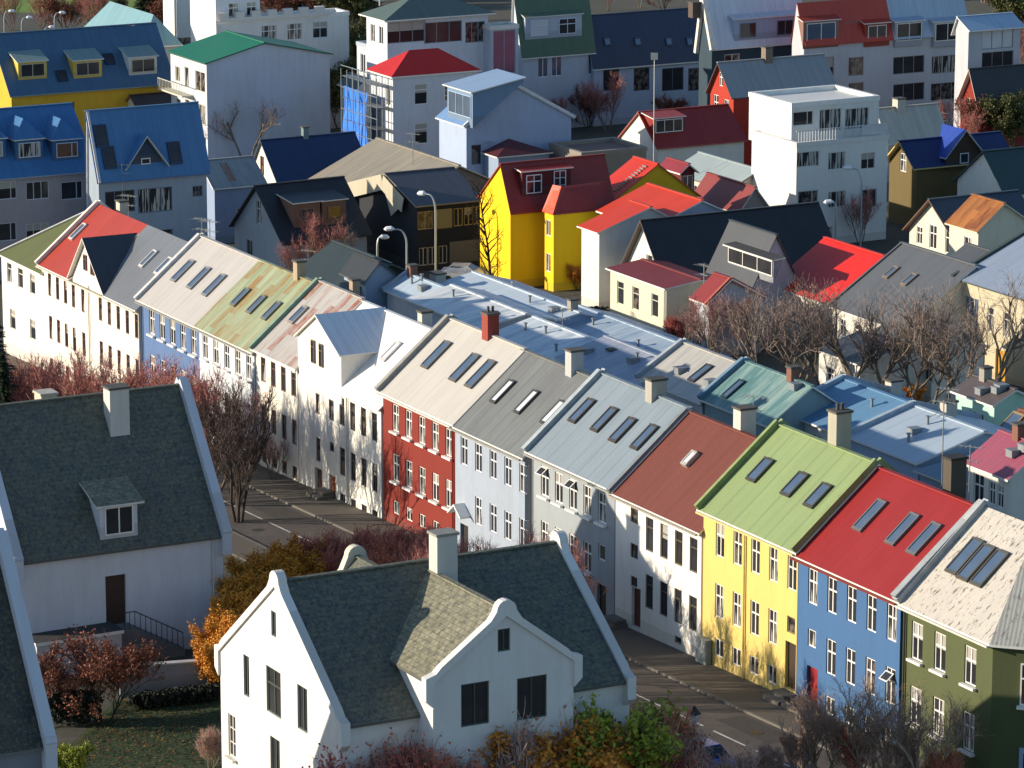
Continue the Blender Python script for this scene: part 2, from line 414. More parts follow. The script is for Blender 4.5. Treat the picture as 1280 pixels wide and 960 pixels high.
            if s.roofk=='hx': P1=(min(i1,W*.49),D*f,zt);P2=(W-min(i1,W*.49),D*f,zt); fs=[[A,B_,P2,P1],[B_,C_,P2],[C_,D_,P1,P2],[D_,A,P1]]
            else: P1=(W*f,min(i1,D*.49),zt);P2=(W*f,D-min(i1,D*.49),zt); fs=[[A,B_,P1],[B_,C_,P2,P1],[C_,D_,P2],[D_,A,P1,P2]]
            for q in fs: m.slab(q,t,0,1)
        elif s.roofk=='flat':
            m.slab([(.2,.2,h-.25),(W-.2,.2,h-.25),(W-.2,D-.2,h-.25),(.2,D-.2,h-.25)],.1,0)
            c=.32
            for q in ((-.06,W+.06,-.06,c),(-.06,W+.06,D-c,D+.06),(-.06,c,c,D-c),(W-c,W+.06,c,D-c)): m.box(q[0],q[1],q[2],q[3],h-.3,h+.1,1)
        elif s.roofk=='slab':
            e=ove; m.slab([(-e,-e,h+.1),(W+e,-e,h+.1),(W+e,D+e,h+.1+r),(-e,D+e,h+.1+r)],.18,0,1)
        o=m.build(name,mats,s.root,s.loc((0,0,0))); o.rotation_euler=(0,0,s.rzl()); s.roofo=o
        if coping:
            for side in coping[1]:
                c=MB(); cm=coping[0]; hh=coping[2] if len(coping)>2 else .28; wd=coping[3] if len(coping)>3 else .3
                if s.roofk=='gx':
                    x=-.08 if side=='l' else W+.08
                    for (y0,run,sg) in ((0,f*D,1),(D,(1-f)*D,-1)):
                        sl=r/run; a=(x,y0-sg*(ove+.03),h-sl*ove+lift+hh/2-.12); b2=(x,f*D,h+r+lift+hh/2-.12); c.beam(a,b2,wd,hh+.2)
                else:
                    y=-.05 if side=='f' else D+.05
                    for (x0,run,sg) in ((0,f*W,1),(W,(1-f)*W,-1)):
                        sl=r/run; a=(x0-sg*(ove+.03),y,h-sl*ove+lift+hh/2-.12); b2=(f*W,y,h+r+lift+hh/2-.12); c.beam(a,b2,wd,hh+.2)
                q=c.build('coping',plain('coping',cm,.7,0,.3),s.root,s.loc((0,0,0))); q.rotation_euler=(0,0,s.rzl())
        return s
    def slopeinfo(s,side):
        run=(s.rf*s.D if side=='f' else (1-s.rf)*s.W); ang=math.atan2(s.rr,run); return run,ang
    def onslope(s,px,side):
        run,ang=s.slopeinfo(side)
        if side=='f': n=(0,-math.sin(ang),math.cos(ang)); c=(s.h+.1)*math.cos(ang)
        else: n=(math.sin(ang),0,math.cos(ang)); c=(s.h+.1)*math.cos(ang)+s.W*math.sin(ang)
        return s.onplane(px,n,c)
    def skylight(s,px,side='f',w=.75,l=1.5,fc='5a5550',gk=2,raise_=.1):
        p=s.onslope(px,side); run,ang=s.slopeinfo(side)
        m=MB(); t=.09
        m.box(-w/2-t,w/2+t,-l/2-.16,-l/2,0,raise_+.02).box(-w/2-t,w/2+t,l/2,l/2+.12,0,raise_+.05).box(-w/2-t,-w/2,-l/2,l/2,0,raise_+.04).box(w/2,w/2+t,-l/2,l/2,0,raise_+.04)
        o=m.build('skylight',plain('skylight_frame',fc,.5,.2,.15),s.root,s.loc(p))
        rz=0 if side=='f' else math.pi/2
        o.rotation_euler=(Matrix.Rotation(rz+s.rzl(),4,'Z')@Matrix.Rotation(ang,4,'X')).to_euler()
        g=MB(); g.poly([(-w/2,-l/2,raise_),(w/2,-l/2,raise_),(w/2,l/2,raise_),(-w/2,l/2,raise_)]); g.build('pane',glass(gk),o); return o
    def dormer(s,px,side='r',w=1.6,hh=1.3,kind='shed',rmat=None,wall='d8d4cc',style='2',fc='e9e6df',ww=None,wh=None,gk=0,ms=.12,g=.7,ov=.18,nwin=1):
        p=s.onslope(px,side); run,ang=s.slopeinfo(side); mt=math.tan(ang)
        X=lambda a,b,z:(a,b,z)   # a along eave, b inward, z up from the face foot
        m=MB(); w2=w/2
        topb=(hh/(mt-ms)) if kind=='shed' else hh/mt
        m.poly([X(-w2,0,-.4),X(w2,0,-.4),X(w2,0,hh),X(-w2,0,hh)])
        for sgn in (-1,1):
            q=[X(sgn*w2,0,-.4),X(sgn*w2,topb,topb*mt-.4),X(sgn*w2,topb,hh+(ms*topb if kind=='shed' else 0)),X(sgn*w2,0,hh)]
            m.poly(q if sgn>0 else q[::-1])
        if kind=='gable': m.poly([X(-w2,0,hh),X(w2,0,hh),X(0,0,hh+g)])
        o=m.build('dormer',wallmat(wall),s.root,s.loc(p)); o.rotation_euler=(0,0,(0 if side=='f' else math.pi/2)+s.rzl())
        rf=MB()
        if kind=='shed':
            b=topb+.1; rf.slab([X(-w2-ov,-ov,hh+.08-ms*ov),X(w2+ov,-ov,hh+.08-ms*ov),X(w2+ov,b,hh+.08+ms*b),X(-w2-ov,b,hh+.08+ms*b)],.1,0,1)
        elif kind=='gable':
            b=(hh+g)/mt+.05; b2=hh/mt
            rf.slab([X(-w2-ov,-ov,hh-ov*g/w2+.06),X(0,-ov,hh+g+.06),X(0,b,hh+g+.06),X(-w2-ov,b2,hh-ov*g/w2+.06)],.09,0,1)
            rf.slab([X(w2+ov,b2,hh-ov*g/w2+.06),X(0,b,hh+g+.06),X(0,-ov,hh+g+.06),X(w2+ov,-ov,hh-ov*g/w2+.06)],.09,0,1)
        elif kind=='hip':
            b=(hh+g)/mt+.05; b2=hh/mt
            rf.slab([X(-w2-ov,-ov,hh+.06),X(w2+ov,-ov,hh+.06),X(0,w2,hh+g+.06)],.08,0,1)
            rf.slab([X(-w2-ov,b2,hh+.06),X(-w2-ov,-ov,hh+.06),X(0,w2,hh+g+.06),X(0,b,hh+g+.06)],.08,0,1)
            rf.slab([X(w2+ov,-ov,hh+.06),X(w2+ov,b2,hh+.06),X(0,b,hh+g+.06),X(0,w2,hh+g+.06)],.08,0,1)
        rf.build('dormer_roof',[rmat,plain('fascia_paint','d8d5cc',.6,0,.15)],o)
        ww=ww or w*.78; wh=wh or hh*.72
        for i in range(nwin if ww>.05 else 0):
            a=(i-(nwin-1)/2)*(w/nwin); fm,pm=window_mesh(ww/nwin*(1 if nwin==1 else .95),wh,style,fc,gk)
            v=MB()
            me=fm.copy(); ob=link('dormer_window',me,o,(a,-.01,hh*.5))
            me.materials.append(glass(gk)); bm=bmesh.new(); bm.from_mesh(me); bm.from_mesh(pm); bm.faces.ensure_lookup_table(); bm.faces[-1].material_index=1; bm.to_mesh(me); bm.free()
        return o
    def chimney(s,px,plane=None,w=.8,d=.6,col='d8d4cc',cap='55524c',pots=0,foot=None,kind='ridge',drop=1.2):
        """px: top centre; stands on the ridge unless a plane (axis,value) is given"""
        if plane is None: plane=('y',s.rf*s.D) if s.roofk in('gx','hx') else ('x',s.rf*s.W)
        p=s.onplane(px,(0,1,0) if plane[0]=='y' else (1,0,0),plane[1]); zt=p.z
        x,y=p.x,p.y; zb=s.h+s.rr-drop
        if zt-zb<.8: zb=zt-1.6
        if zt-(s.h+s.rr)>3.5: print('WARN chimney tall',s.root.name,zt-(s.h+s.rr))
        m=MB(); m.box(-w/2,w/2,-d/2,d/2,zb-zt,-.12)
        m.box(-w/2-.07,w/2+.07,-d/2-.07,d/2+.07,-.12,0,1)
        for i in range(pots): m.tube([(0,(i-(pots-1)/2)*.3,0),(0,(i-(pots-1)/2)*.3,.35)],.09,8,1)
        o=m.build('chimney',[wallmat(col,0,.6),plain('cap',cap,.8,0,.3)],s.root,s.loc((x,y,zt))); o.rotation_euler=(0,0,s.rzl())
        return o
    def antenna(s,px,plane=None,hh=2.6,rz=.6):
        if plane is None: plane=('y',s.rf*s.D) if s.roofk in('gx','hx') else ('x',s.rf*s.W)
        p=s.onplane(px,(0,1,0) if plane[0]=='y' else (1,0,0),plane[1])
        o=link('antenna',yagi(hh),s.root,s.loc((p.x,p.y,p.z-hh)),(0,0,rz)); return o
    def downpipe(s,wl,u,col='c9c6bd'):
        m=MB(); m.tube([(0,0,-s.h+.1),(0,0,-.15),(0,.12,0)],.05,6)
        o=m.build('downpipe',plain('pipe',col,.5,0,.2),s.root,s.loc(s.ptw(wl,u,s.h-.02,.09))); o.rotation_euler=(0,0,WROT[wl]+s.rzl())
    def gutter(s,col='8f8d86'):
        m=MB(); sl=s.rr/max(.1,(s.rf*s.D)) ; m.beam((-.1,-.38,s.h-sl*.3-.02),(s.W+.1,-.38,s.h-sl*.3-.02),.12,.1)
        m.build('gutter',plain('gutter',col,.5,.3,.2),s.root)
HOUSES=[]
def crenel(H,y0,y1,z0,hh,step,x0,x1,mat):
    '''battlemented strip along the r wall as one closed mesh'''
    n=int((y1-y0)/step); bm=bmesh.new(); uvl=bm.loops.layers.uv.new('UVMap'); top=[]
    for i in range(n):
        a=y0+i*step; top+=[(a,z0+hh),(a+step*.55,z0+hh),(a+step*.55,z0+.3),(a+step,z0+.3)]
    A=[[bm.verts.new((x,y,z)) for y,z in top] for x in (x0,x1)]; B_=[[bm.verts.new((x,y,z0-.1)) for y,z in top] for x in (x0,x1)]
    for i in range(len(top)-1):
        if abs(top[i][0]-top[i+1][0])>1e-6:
            bm.faces.new([B_[1][i],B_[1][i+1],A[1][i+1],A[1][i]]); bm.faces.new([B_[0][i+1],B_[0][i],A[0][i],A[0][i+1]])
        bm.faces.new([A[1][i],A[1][i+1],A[0][i+1],A[0][i]])
    bmesh.ops.remove_doubles(bm,verts=bm.verts,dist=.001); me=bpy.data.meshes.new('battlement'); bm.to_mesh(me); bm.free(); me.materials.append(mat)
    return link('battlement',me,H.root)
def on_z(px,z):
    d=ray(*px); t=(z-CH)/d[2]; return Vector((d[0]*t,d[1]*t,z))
def solve(n,dirv,targx):
    lo,hi=.2,80.
    s1=1 if targx>proj(n)[0] else -1
    for _ in range(60):
        m=(lo+hi)/2; q=proj((n.x+dirv[0]*m,n.y+dirv[1]*m,n.z))[0]
        if (q-targx)*s1<0: lo=m
        else: hi=m
    return lo
def dwin(dm,a,z,w,h,style,fc,gk=0):
    fm,pm=window_mesh(w,h,style,fc,gk); me=fm.copy(); ob=link('dormer_window',me,dm,(a,-.01,z)); me.materials.append(glass(gk)); bm=bmesh.new(); bm.from_mesh(me); bm.from_mesh(pm); bm.faces.ensure_lookup_table(); bm.faces[-1].material_index=1; bm.to_mesh(me); bm.free(); return ob
_yg={}
def yagi(hh):
    k=round(hh,1)
    if k in _yg: return _yg[k]
    m=MB(); m.tube([(0,0,0),(0,0,hh)],.03,5)
    for z,L,n in ((hh-.1,1.3,6),(hh-.8,1.0,4)):
        m.tube([(-L/2,0,z),(L/2,0,z)],.02,4)
        for i in range(n):
            x=-L/2+L*i/(n-1); l=.5-.04*i; m.tube([(x,-l,z),(x,l,z)],.015,4)
    _yg[k]=m.mesh('antenna',[plain('antenna_metal','b9b7b0',.4,.6,.1)]); return _yg[k]
SKY_STRENGTH=.135;SUN_STRENGTH=5;SUN_COLOR=(1,.87,.69);EXPOSURE=0.45;SUN_DIR=R(179);SUN_EL=R(14.8)
# ---------------------------------------------------------------- the terrace along the street
def RP(s_,d,h=0.0,rel=True):
    x=O0[0]+U0[0]*s_-N0[0]*d; y=O0[1]+U0[1]*s_-N0[1]*d
    return Vector((x,y,(G(x,y) if rel else 0)+h))
ROWG='terraced houses along the street'
def row(name_,label,s0,s1,eave,wall,**k):
    o=RP(s0,0,0); o.z=eave-k.pop('h',8.2); hh=eave-o.z
    H=House('terraced_house',label,origin=o,W=s1-s0,D=k.pop('D',9.0),h=hh,wall=wall,group=ROWG,**k); H.roof('gx',r=3.75,f=.5); return H
def us_of(H,p1,p2,n):
    a=H.onwall(p1,'f')[0]; b=H.onwall(p2,'f')[0]; return [a+(b-a)*i/(n-1) for i in range(n)]

# H0 olive-roofed house at the far end
o=RP(-101.5,0); o.z=4.0-7.2
H=House('terraced_house','white house with a low olive green roof at the far end of the terrace',origin=o,W=8.2,D=13,h=7.2,wall='dedad0',group=ROWG)
H.roof('gx',r=2.5,f=.55); H.windows('f',[1.6,3.8,6.2],6.0,1.0,1.5,'t',fc='cfcabd'); H.windows('f',[2.0,6.0],2.6,1.1,1.5,'t',fc='cfcabd')
H.make(metal('6e7038',0,st=.3),coping=('dcd8cc','l',.1,.25))

# H1 white house with a red and a grey half
H=row('a','white house whose roof is half orange red and half grey, with a pointed gable',-93.4,-75.6,4.75,'e4dfd0',h=8.4)
W=H.W; us=us_of(H,(62,352),(91.7,368),4)+[H.onwall((103.6,373),'f')[0]]; ub=us_of(H,(125.5,386),(170.6,409),5)
for zz,hh in ((H.h-1.35,1.7),(H.h-4.5,1.7),(H.h-7.2,.9)):
    for u in us+ub:
        if hh<1: H.windows('f',[u],zz,.62,hh,'2',fc='5b2c22')
        else: H.windows('f',[u],zz,.62,hh,'t',fc='6a3324')
ga=H.onwall((90,343),'f')[0]; gb=H.onwall((133,362),'f')[0]; gp=H.onwall((108,299),'f'); gc=(ga+gb)/2+.1; gz=gp[1]
H.walls()
RED='a2341e'; m=MB(); D=H.D; h=H.h; r=H.rr; zt=h+r+.1; sl=r/4.5
mats=[metal(RED,0,sheet=.7,st=.3,corr=2.5),metal('6c7076',0,sheet=.7,st=.3),plain('fascia_paint','e0ddd4',.6,0,.15),metal('3b4148',0,sheet=.7,st=.3)]
spl=gp[0]+ .3
for (xa,xb,mi) in ((-.15,spl,0),(spl,W+.15,1)):
    q=MB()
    # eave strip interrupted by the gable
    lo,hi=(xa,ga) if mi==0 else (gb,xb)
    gx_=spl; by=(gz-h)/sl
    z0=h-.3*sl+.1
    if mi==0: pts=[(xa,-.3,z0),(ga,-.3,z0),(gx_,by,h+by*sl+.1),(gx_,4.5,zt),(xa,4.5,zt)]
    else: pts=[(gb,-.3,z0),(xb,-.3,z0),(xb,4.5,zt),(gx_,4.5,zt),(gx_,by,h+by*sl+.1)]
    q.slab(pts,.12,0,1)
    q.slab([(xb,9.3,h-.3*sl+.1),(xa,9.3,h-.3*sl+.1),(xa,4.5,zt),(xb,4.5,zt)],.12,0,1)
    q.build('roof',[mats[mi],mats[2]],H.root)
# pointed gable: wall and its two little slopes
g=MB(); g.poly([(ga+.12,-.02,h-.4),(gb-.12,-.02,h-.4),(gb-.12,-.02,h),(gp[0],-.02,gz-.05),(ga+.12,-.02,h)]); gw=g.build('gable',wallmat('e4dfd0'),H.root)
by=(gz-h)/sl
q=MB(); q.slab([(ga-.15,-.35,h-.05),(gp[0],-.35,gz+.12),(gp[0],by,gz+.12),(ga,0.2,h+.1)],.1,0,1); q.build('gable_roof',[mats[0],mats[2]],H.root)
q=MB(); q.slab([(gp[0],-.35,gz+.12),(gb+.15,-.35,h-.05),(gb,.2,h+.1),(gp[0],by,gz+.12)],.1,0,1); q.build('gable_roof',[mats[3],mats[2]],H.root)  # darker grey: shade put into the right slope's colour
for px in ((107.5,328),(116.4,334)):
    u,z=H.onwall(px,'f'); put_window(H.root,(u,-.06,z),0,.55,1.1,'t','6a3324')
c=MB(); c.beam((-.1,-.35,h-.1),(-.1,4.5,h+r+.2),.3,.4).beam((-.1,9.3,h-.1),(-.1,4.5,h+r+.2),.3,.4); c.build('coping',plain('coping','e2ddd0',.7,0,.3),H.root)
for px in ((98,290),(186,324),(205,333)): H.skylight(px,'f',.5,1.3,fc='cfcdc6')
H.downpipe('f',spl); H.antenna((262,275),('y',6.5),3.0); H.antenna((160,243),('y',7.0),2.6); H.chimney((152,250),('y',5.5),.7,.6,'d9d3c4'); H.gutter('cfcabd')

# H2 blue wall, cream roof
H=row('b','blue house with a cream pink roof beside the mossy roof',-75.1,-65.3,5.55,'54709c')
us=us_of(H,(190,404),(242,422),5)
for zz in (H.h-1.35,H.h-4.5): H.windows('f',us,zz,.9,1.7,'cs',curtain=.6)
H.make(metal('b3aea8',0,sheet=.8,st=.25,streak=.15),coping=('c8c8c8','l',.25,.35))
for px in ((229,339),(249,348),(268,357)): H.skylight(px,'f',.62,1.7,fc='8b8a88')
H.gutter(); H.downpipe('f',.25,'3d4a60'); H.antenna((252,272),None,2.2)
# H3 mossy
H=row('c','pale house with a mossy yellow green roof streaked with rust',-65.3,-56.6,5.58,'ccd2d8')
us=us_of(H,(256.5,438),(311,461),5)
for zz in (H.h-1.35,H.h-4.5): H.windows('f',us,zz,.85,1.6,'cs',curtain=.6)
H.make(metal('8f9a78',.5,'8f6a30',sheet=1.1,st=.6,second='a3a98a',streak=.3))
for px in ((301,372),(321,381),(340,389)): H.skylight(px,'f',.55,1.3,fc='77786a')
H.gutter(); H.chimney((374,325),None,.6,.6,'b6a48c')
# H4 rusty
H=row('d','white house with a grey roof streaked red with rust',-56.3,-50.1,5.85,'e6e1d3')
us=us_of(H,(329,461),(367,481),4)
for zz in (H.h-1.3,H.h-4.4): H.windows('f',us,zz,.72,1.6,'t',fc='6e4a33')
H.windows('f',us,H.h-7,.7,.8,'2',fc='6e4a33')
H.make(metal('a8a49e',.32,'8a4a2c',sheet=1.1,st=.5,second='aeaaa4',streak=.3),coping=('7f9a84','l',.25,.3))
for px in ((373,394),): H.skylight(px,'f',.6,1.2,fc='9a9288')
H.chimney((443,348),('y',5.5),.5,.5,'b39a84')
# H5 tall white with front gable
H=row('e','tall white house with a front gable and a shiny tin dormer roof',-50.0,-38.3,5.7,'ebe6da')
W=H.W; tw=H.onwall((373,418),'f')[0]; te=H.onwall((427,446),'f')
tx0,tx1=H.onwall((373,440),'f')[0],H.onwall((427,446),'f')[0]
us=us_of(H,(414,502),(468,530),5)
H.windows('f',us,H.h-1.45,.72,1.75,'t',fc='4d4a40'); H.windows('f',us[1:],H.h-4.6,.72,1.75,'t',fc='59554a'); H.windows('f',us[1:],H.h-7.1,.72,.95,'2',fc='3d3833'); H.windows('f',us[:1],H.h-4.0,.6,.6,'p',fc='6a3f2a')
H.windows('f',[us[0]-1.95],H.h-1.45,.6,1.75,'t',fc='6e4a33'); H.windows('f',[us[0]-1.95],H.h-4.6,.6,1.5,'t',fc='6e4a33')
H.door('f',us[0]+.05,.0,.95,2.4,'8a4a26'); H.door('f',us[0]-1.95,-.1,1.0,2.5,'4b2a22')
pk=H.onwall((398,395),'f'); el=H.onwall((373,418),'f'); er=H.onwall((427,445),'f'); hz=(el[1]+er[1])/2
H.make(metal('dcdad6',0,sheet=.9,st=.12,streak=.08,rough=.45),gap=(el[0],er[0]))
x0,x1=el[0],er[0]; g=MB(); h=H.h; sl=H.rr/4.5
byt=(hz-h)/sl; byp=min((pk[1]-h)/sl,4.6)
g.poly([(x0,-.04,h-1),(x1,-.04,h-1),(x1,-.04,hz),(pk[0],-.04,pk[1]),(x0,-.04,hz)])
g.poly([(x1,-.04,h-1),(x1,byt,h-1),(x1,byt,hz),(x1,-.04,hz)]); g.poly([(x0,byt,h-1),(x0,-.04,h-1),(x0,-.04,hz),(x0,byt,hz)])
fd=g.build('front_dormer',wallmat('ebe6da'),H.root)
q=MB(); tm=metal('d4d9de',0,sheet=.55,st=.5,rough=.35)
q.slab([(pk[0],-.25,pk[1]+.12),(x1+.2,-.25,hz+.0),(x1+.2,byt,hz+.0),(pk[0],4.6,pk[1]+.12)],.1,0,1)
q.slab([(x0-.2,-.25,hz),(pk[0],-.25,pk[1]+.12),(pk[0],4.6,pk[1]+.12),(x0-.2,byt,hz)],.1,0,1)
q.build('dormer_roof',[tm,plain('fascia_paint','e0ddd4',.6,0,.15)],fd)
for px in ((393,439),(403,444)):
    u,z=H.onwall(px,'f'); put_window(H.root,(u,-.09,z),0,.5,1.45,'t','5b5346')
H.skylight((489,440),'f',.5,1.3,fc='cfcdca',gk=4); H.downpipe('f',us[1]+.85,'bdb9ae'); H.chimney((531,388),('y',5.2),.6,.7,'d2cfc8',pots=0)
# H6 red
H=row('f','deep red house with white cross windows and a cream roof',-38.0,-28.6,6.86,'7c2011',dirt=.25)
us=us_of(H,(494.5,521),(561,555),5)
for zz in (H.h-1.45,H.h-4.5): H.windows('f',us,zz,.85,1.65,'cs',curtain=.7)
H.windows('f',us,H.h-6.95,.8,.8,'2')
H.make(metal('b9b4ab',0,sheet=1.2,st=.25,streak=.12),coping=('9b9a94','l',.3,.35))
for px in ((546,444),(581,460),(601,468)): H.skylight(px,'f',.7,1.9,fc='6b6862')
H.gutter('d8d4ca'); H.chimney((613,390),None,.75,.75,'9c2c1a',cap='5c5652',pots=2)
H.downpipe('f',9.2,'8e2a20')
# H7 grey
H=row('g','pale blue grey house with a dark grey roof and pale skylights',-28.6,-20.1,6.78,'9aa5b4')
us=us_of(H,(580,561),(653.5,595),5)
H.windows('f',us,H.h-1.45,.85,1.65,'c',fc='d7dbe0'); H.windows('f',us[1:],H.h-4.6,.85,1.65,'c',fc='d7dbe0'); H.windows('f',us[1:],H.h-7.0,.8,.8,'2')
H.door('f',us[0],.1,1.0,2.3,'241d1b')
hood=MB(); hood.slab([(us[0]-.8,-.7,3.1),(us[0],-.7,3.7),(us[0],.0,3.7),(us[0]-.8,0,3.1)],.12).slab([(us[0],-.7,3.7),(us[0]+.8,-.7,3.1),(us[0]+.8,0,3.1),(us[0],0,3.7)],.12); hood.build('porch_hood',WHITE(),H.root)
H.make(metal('6d6e6c',0,sheet=1.0,st=.6,second='777a78',streak=.2))
for px in ((629,490),(659,503),(692,516)): H.skylight(px,'f',.5,1.5,fc='4c4c4a',gk=4)
H.gutter('8f8d86'); H.chimney((718,436),None,.7,.8,'c3c6ca')
# H8 light grey
H=row('h','grey house with a light steel grey roof and four skylights',-19.4,-9.9,7.26,'989fa3')
us=us_of(H,(681,592),(752.5,624),5)
H.windows('f',us,H.h-1.5,.9,1.7,'cs',curtain=.5); H.windows('f',us[:4],H.h-4.65,.9,1.7,'cs'); H.windows('f',us[:4],H.h-7,.8,.8,'2')
H.windows('f',us[4:],H.h-4.0,.75,.9,'p'); H.door('f',us[4],.1,1.0,2.3,'1d1a19')
for i in (0,2,1): open_sash(H.root,(us[i],-.02,(H.h-.7 if i!=1 else H.h-3.9)))
H.make(metal('808c94',0,sheet=1.15,st=.45,streak=.15),coping=('a7b0b4','l',.3,.35))
for px in ((728,514),(756,525),(779,538),(806,547)): H.skylight(px,'f',.62,1.5,fc='4d463c')
H.gutter('9c9c96'); H.downpipe('f',.2,'3c3c3a'); H.chimney((820,472),None,.7,.95,'b5b2aa',cap='4a4844')
# H9 brown
H=row('i','white house with a rusty brown roof and one small rooflight',-9.8,-.8,7.1,'e9e4da',h=7.15)
us=us_of(H,(812,657.5),(867,683.5),4); u0=H.onwall((793,637),'f')[0]
H.windows('f',us,H.h-1.6,.8,1.85,'t2',fc='5a5240'); H.windows('f',us,H.h-4.75,.8,1.85,'t2',fc='5a5240')
H.windows('f',[u0],H.h-.95,.8,.8,'p',fc='5a4a3a'); H.windows('f',[u0],H.h-2.9,.8,.8,'2',fc='5a4a3a'); H.windows('f',[u0],H.h-4.6,.7,.6,'2',fc='5a4a3a')
H.door('f',u0+.25,.1,.95,2.2,'5a241c'); H.windows('f',[us[2]],.55,.7,.4,'p',fc='8b8372')
H.make(metal('6c3225',0,'8d5a48',sheet=.8,st=.2,streak=.2,rough=.7),coping=('7c8488','l',.3,.3))
H.skylight((864,575),'f',.4,.7,fc='b9b4ac',gk=4,raise_=.2); H.gutter('a39a8e'); H.chimney((931,508),('y',5.0),.75,.95,'d9d6d0',cap='55524c')
H.antenna((942,494),('y',5.6),1.2)
# H10 yellow, green roof
H=row('j','pale yellow house with a light green roof',-.6,8.55,8.33,'d8bd6c',dirt=.2)
us=us_of(H,(900,673),(990,711),5)
H.windows('f',us,H.h-1.4,.85,1.8,'c',fc='e9e4d6',curtain=.4); H.windows('f',us[:4],H.h-4.65,.85,1.8,'c',fc='e9e4d6',curtain=.4)
H.windows('f',us[:4],H.h-7.15,.85,.95,'2',fc='e9e4d6'); H.windows('f',us[4:],H.h-4.1,.75,.85,'p',fc='6f6647'); H.door('f',us[4],.75,1.0,2.45,'3a2a1c')
H.make(metal('869764',0,sheet=1.6,st=.5,streak=.15),coping=('8a9a62','lr',.34,.22))
for px in ((951,588),(994,606),(1023,620)): H.skylight(px,'f',.7,1.3,fc='4d4a40')
H.gutter('d9c98a'); H.downpipe('f',4.2,'c9b268'); H.chimney((1050,512),('y',4.9),.8,.9,'b8b3a4',cap='57544c',pots=2)
# H11 blue, red roof
H=row('k','blue house with a bright red roof',8.6,17.75,8.15,'3c6491',dirt=.3)
us=us_of(H,(1016,729.5),(1114.6,774),5)
H.windows('f',us,H.h-1.45,.85,1.8,'c',curtain=.3); H.windows('f',us[1:],H.h-4.6,.85,1.8,'c',curtain=.3); H.windows('f',us[1:],H.h-7.1,.85,.9,'2')
H.windows('f',us[:1],H.h-4.1,.75,.9,'p'); H.door('f',us[0]+.1,.25,1.0,2.4,'9c1f26'); open_sash(H.root,(us[4],-.02,H.h-3.9))
H.make(metal('8a1210',0,sheet=1.6,st=.12,streak=.1,rough=.55),coping=('9aa0a2','r',.45,.42))
for px in ((1088,645),(1129,662),(1156,674)): H.skylight(px,'f',.62,1.75,fc='6d6d6d')
H.gutter('7c2a24'); H.chimney((1194,570),('y',5.6),.7,.9,'4a443a',cap='2f2c28'); H.antenna((1180,500),('y',6.0),4.5); H.antenna((1213,556),('y',7.4),3)
# H12 corner house
H=row('l','olive green corner house with a flecked cream roof and cut corner',18.0,25.4,8.1,'4f5632',dirt=.3)
W=H.W; h=H.h; us=[H.onwall(p,'f')[0] for p in ((1146.6,791),(1175,806),(1213,822))]
H.windows('f',us,h-1.75,.95,1.85,'cs',curtain=1.0); H.windows('f',us,h-4.95,.95,1.85,'cs',curtain=.6); H.windows('f',us[:2],h-7.3,.9,.8,'2')
c=3.0; r=3.95; P_=(4.3,4.5,h+r+.1); e=.3
D=H.D
poly=[(0,0),(W,0),(W+c,c),(W+c,D),(0,D)]
m=MB(); b=-2.5
for i in range(5):
    (xa,ya),(xb,yb)=poly[i],poly[(i+1)%5]
    if i==0: continue
    m.poly([(xa,ya,b),(xb,yb,b),(xb,yb,h),(xa,ya,h)])
m.poly([(0,D,b),(0,0,b),(0,0,h),(0,D/2,h+r),(0,D,h)])
bm_=H.holes['f']
H.roofk='none'
# front wall with openings (single side)
Wt=H.walls  # full box behind is replaced by the polygon walls
sv=dict(H.holes); H.rr=0
fw=bmesh.new()
H2=H
def only_front(H):
    P=[(0,b),(H.W,b),(H.W,h),(0,h)]
    t=bmesh.new(); t.faces.new([t.verts.new((u,0,z)) for u,z in P])
    for (a,c2,d,e2) in H.holes['f']:
        for ax,v in ((0,a),(0,c2),(1,d),(1,e2)):
            bmesh.ops.bisect_plane(t,geom=t.verts[:]+t.edges[:]+t.faces[:],plane_co=(v,0,0) if ax==0 else (0,0,v),plane_no=(1,0,0) if ax==0 else (0,0,1))
    for f in t.faces:
        q=f.calc_center_median()
        if any(a<q.x<c2 and d<q.z<e2 for a,c2,d,e2 in H.holes['f']): continue
        m.poly([v.co.copy() for v in f.verts],0,[(v.co.x,v.co.z) for v in f.verts])
    t.free()
    for (a,c2,d,e2) in H.holes['f']:
        q=[(a,d),(c2,d),(c2,e2),(a,e2)]
        for i in range(4):
            p1,p2=q[i],q[(i+1)%4]; m.poly([(p1[0],0,p1[1]),(p2[0],0,p2[1]),(p2[0],.22,p2[1]),(p1[0],.22,p1[1])])
only_front(H); wo=m.build('wall',wallmat('4f5632',0,.3),H.root); bq_=bmesh.new(); bq_.from_mesh(wo.data); bmesh.ops.remove_doubles(bq_,verts=bq_.verts,dist=.002); bq_.to_mesh(wo.data); bq_.free()
rm=metal('bdb6aa',0,sheet=1.0,st=.15,flecks=1.0,streak=.1); rm2=metal('aaa89e',0,sheet=.5,st=.3,flecks=.7,streak=.1)
q=MB(); k=.3*r/4.5; z0=h-k+.1; n8=math.sqrt(.5)
A=(-.1,-.3,z0);B_=(W+.12,-.3,z0);C_=(W+c+.3,c-.12,z0);E_=(W+c+.3,D+.3,z0);F_=(-.1,D+.3,z0);T=(-.1,4.5,h+r+.1)
q.slab([A,B_,P_,T],.12,0,1); q.slab([E_,F_,T,P_],.12,0,1); q.build('roof',[rm,plain('fascia_paint','e0ddd4',.6,0,.15)],H.root)
q=MB(); q.slab([B_,C_,P_],.12,0,1); q.slab([C_,E_,P_],.12,0,1); q.build('roof',[rm2,plain('fascia_paint','e0ddd4',.6,0,.15)],H.root)
H.rr=r; H.rf=.5
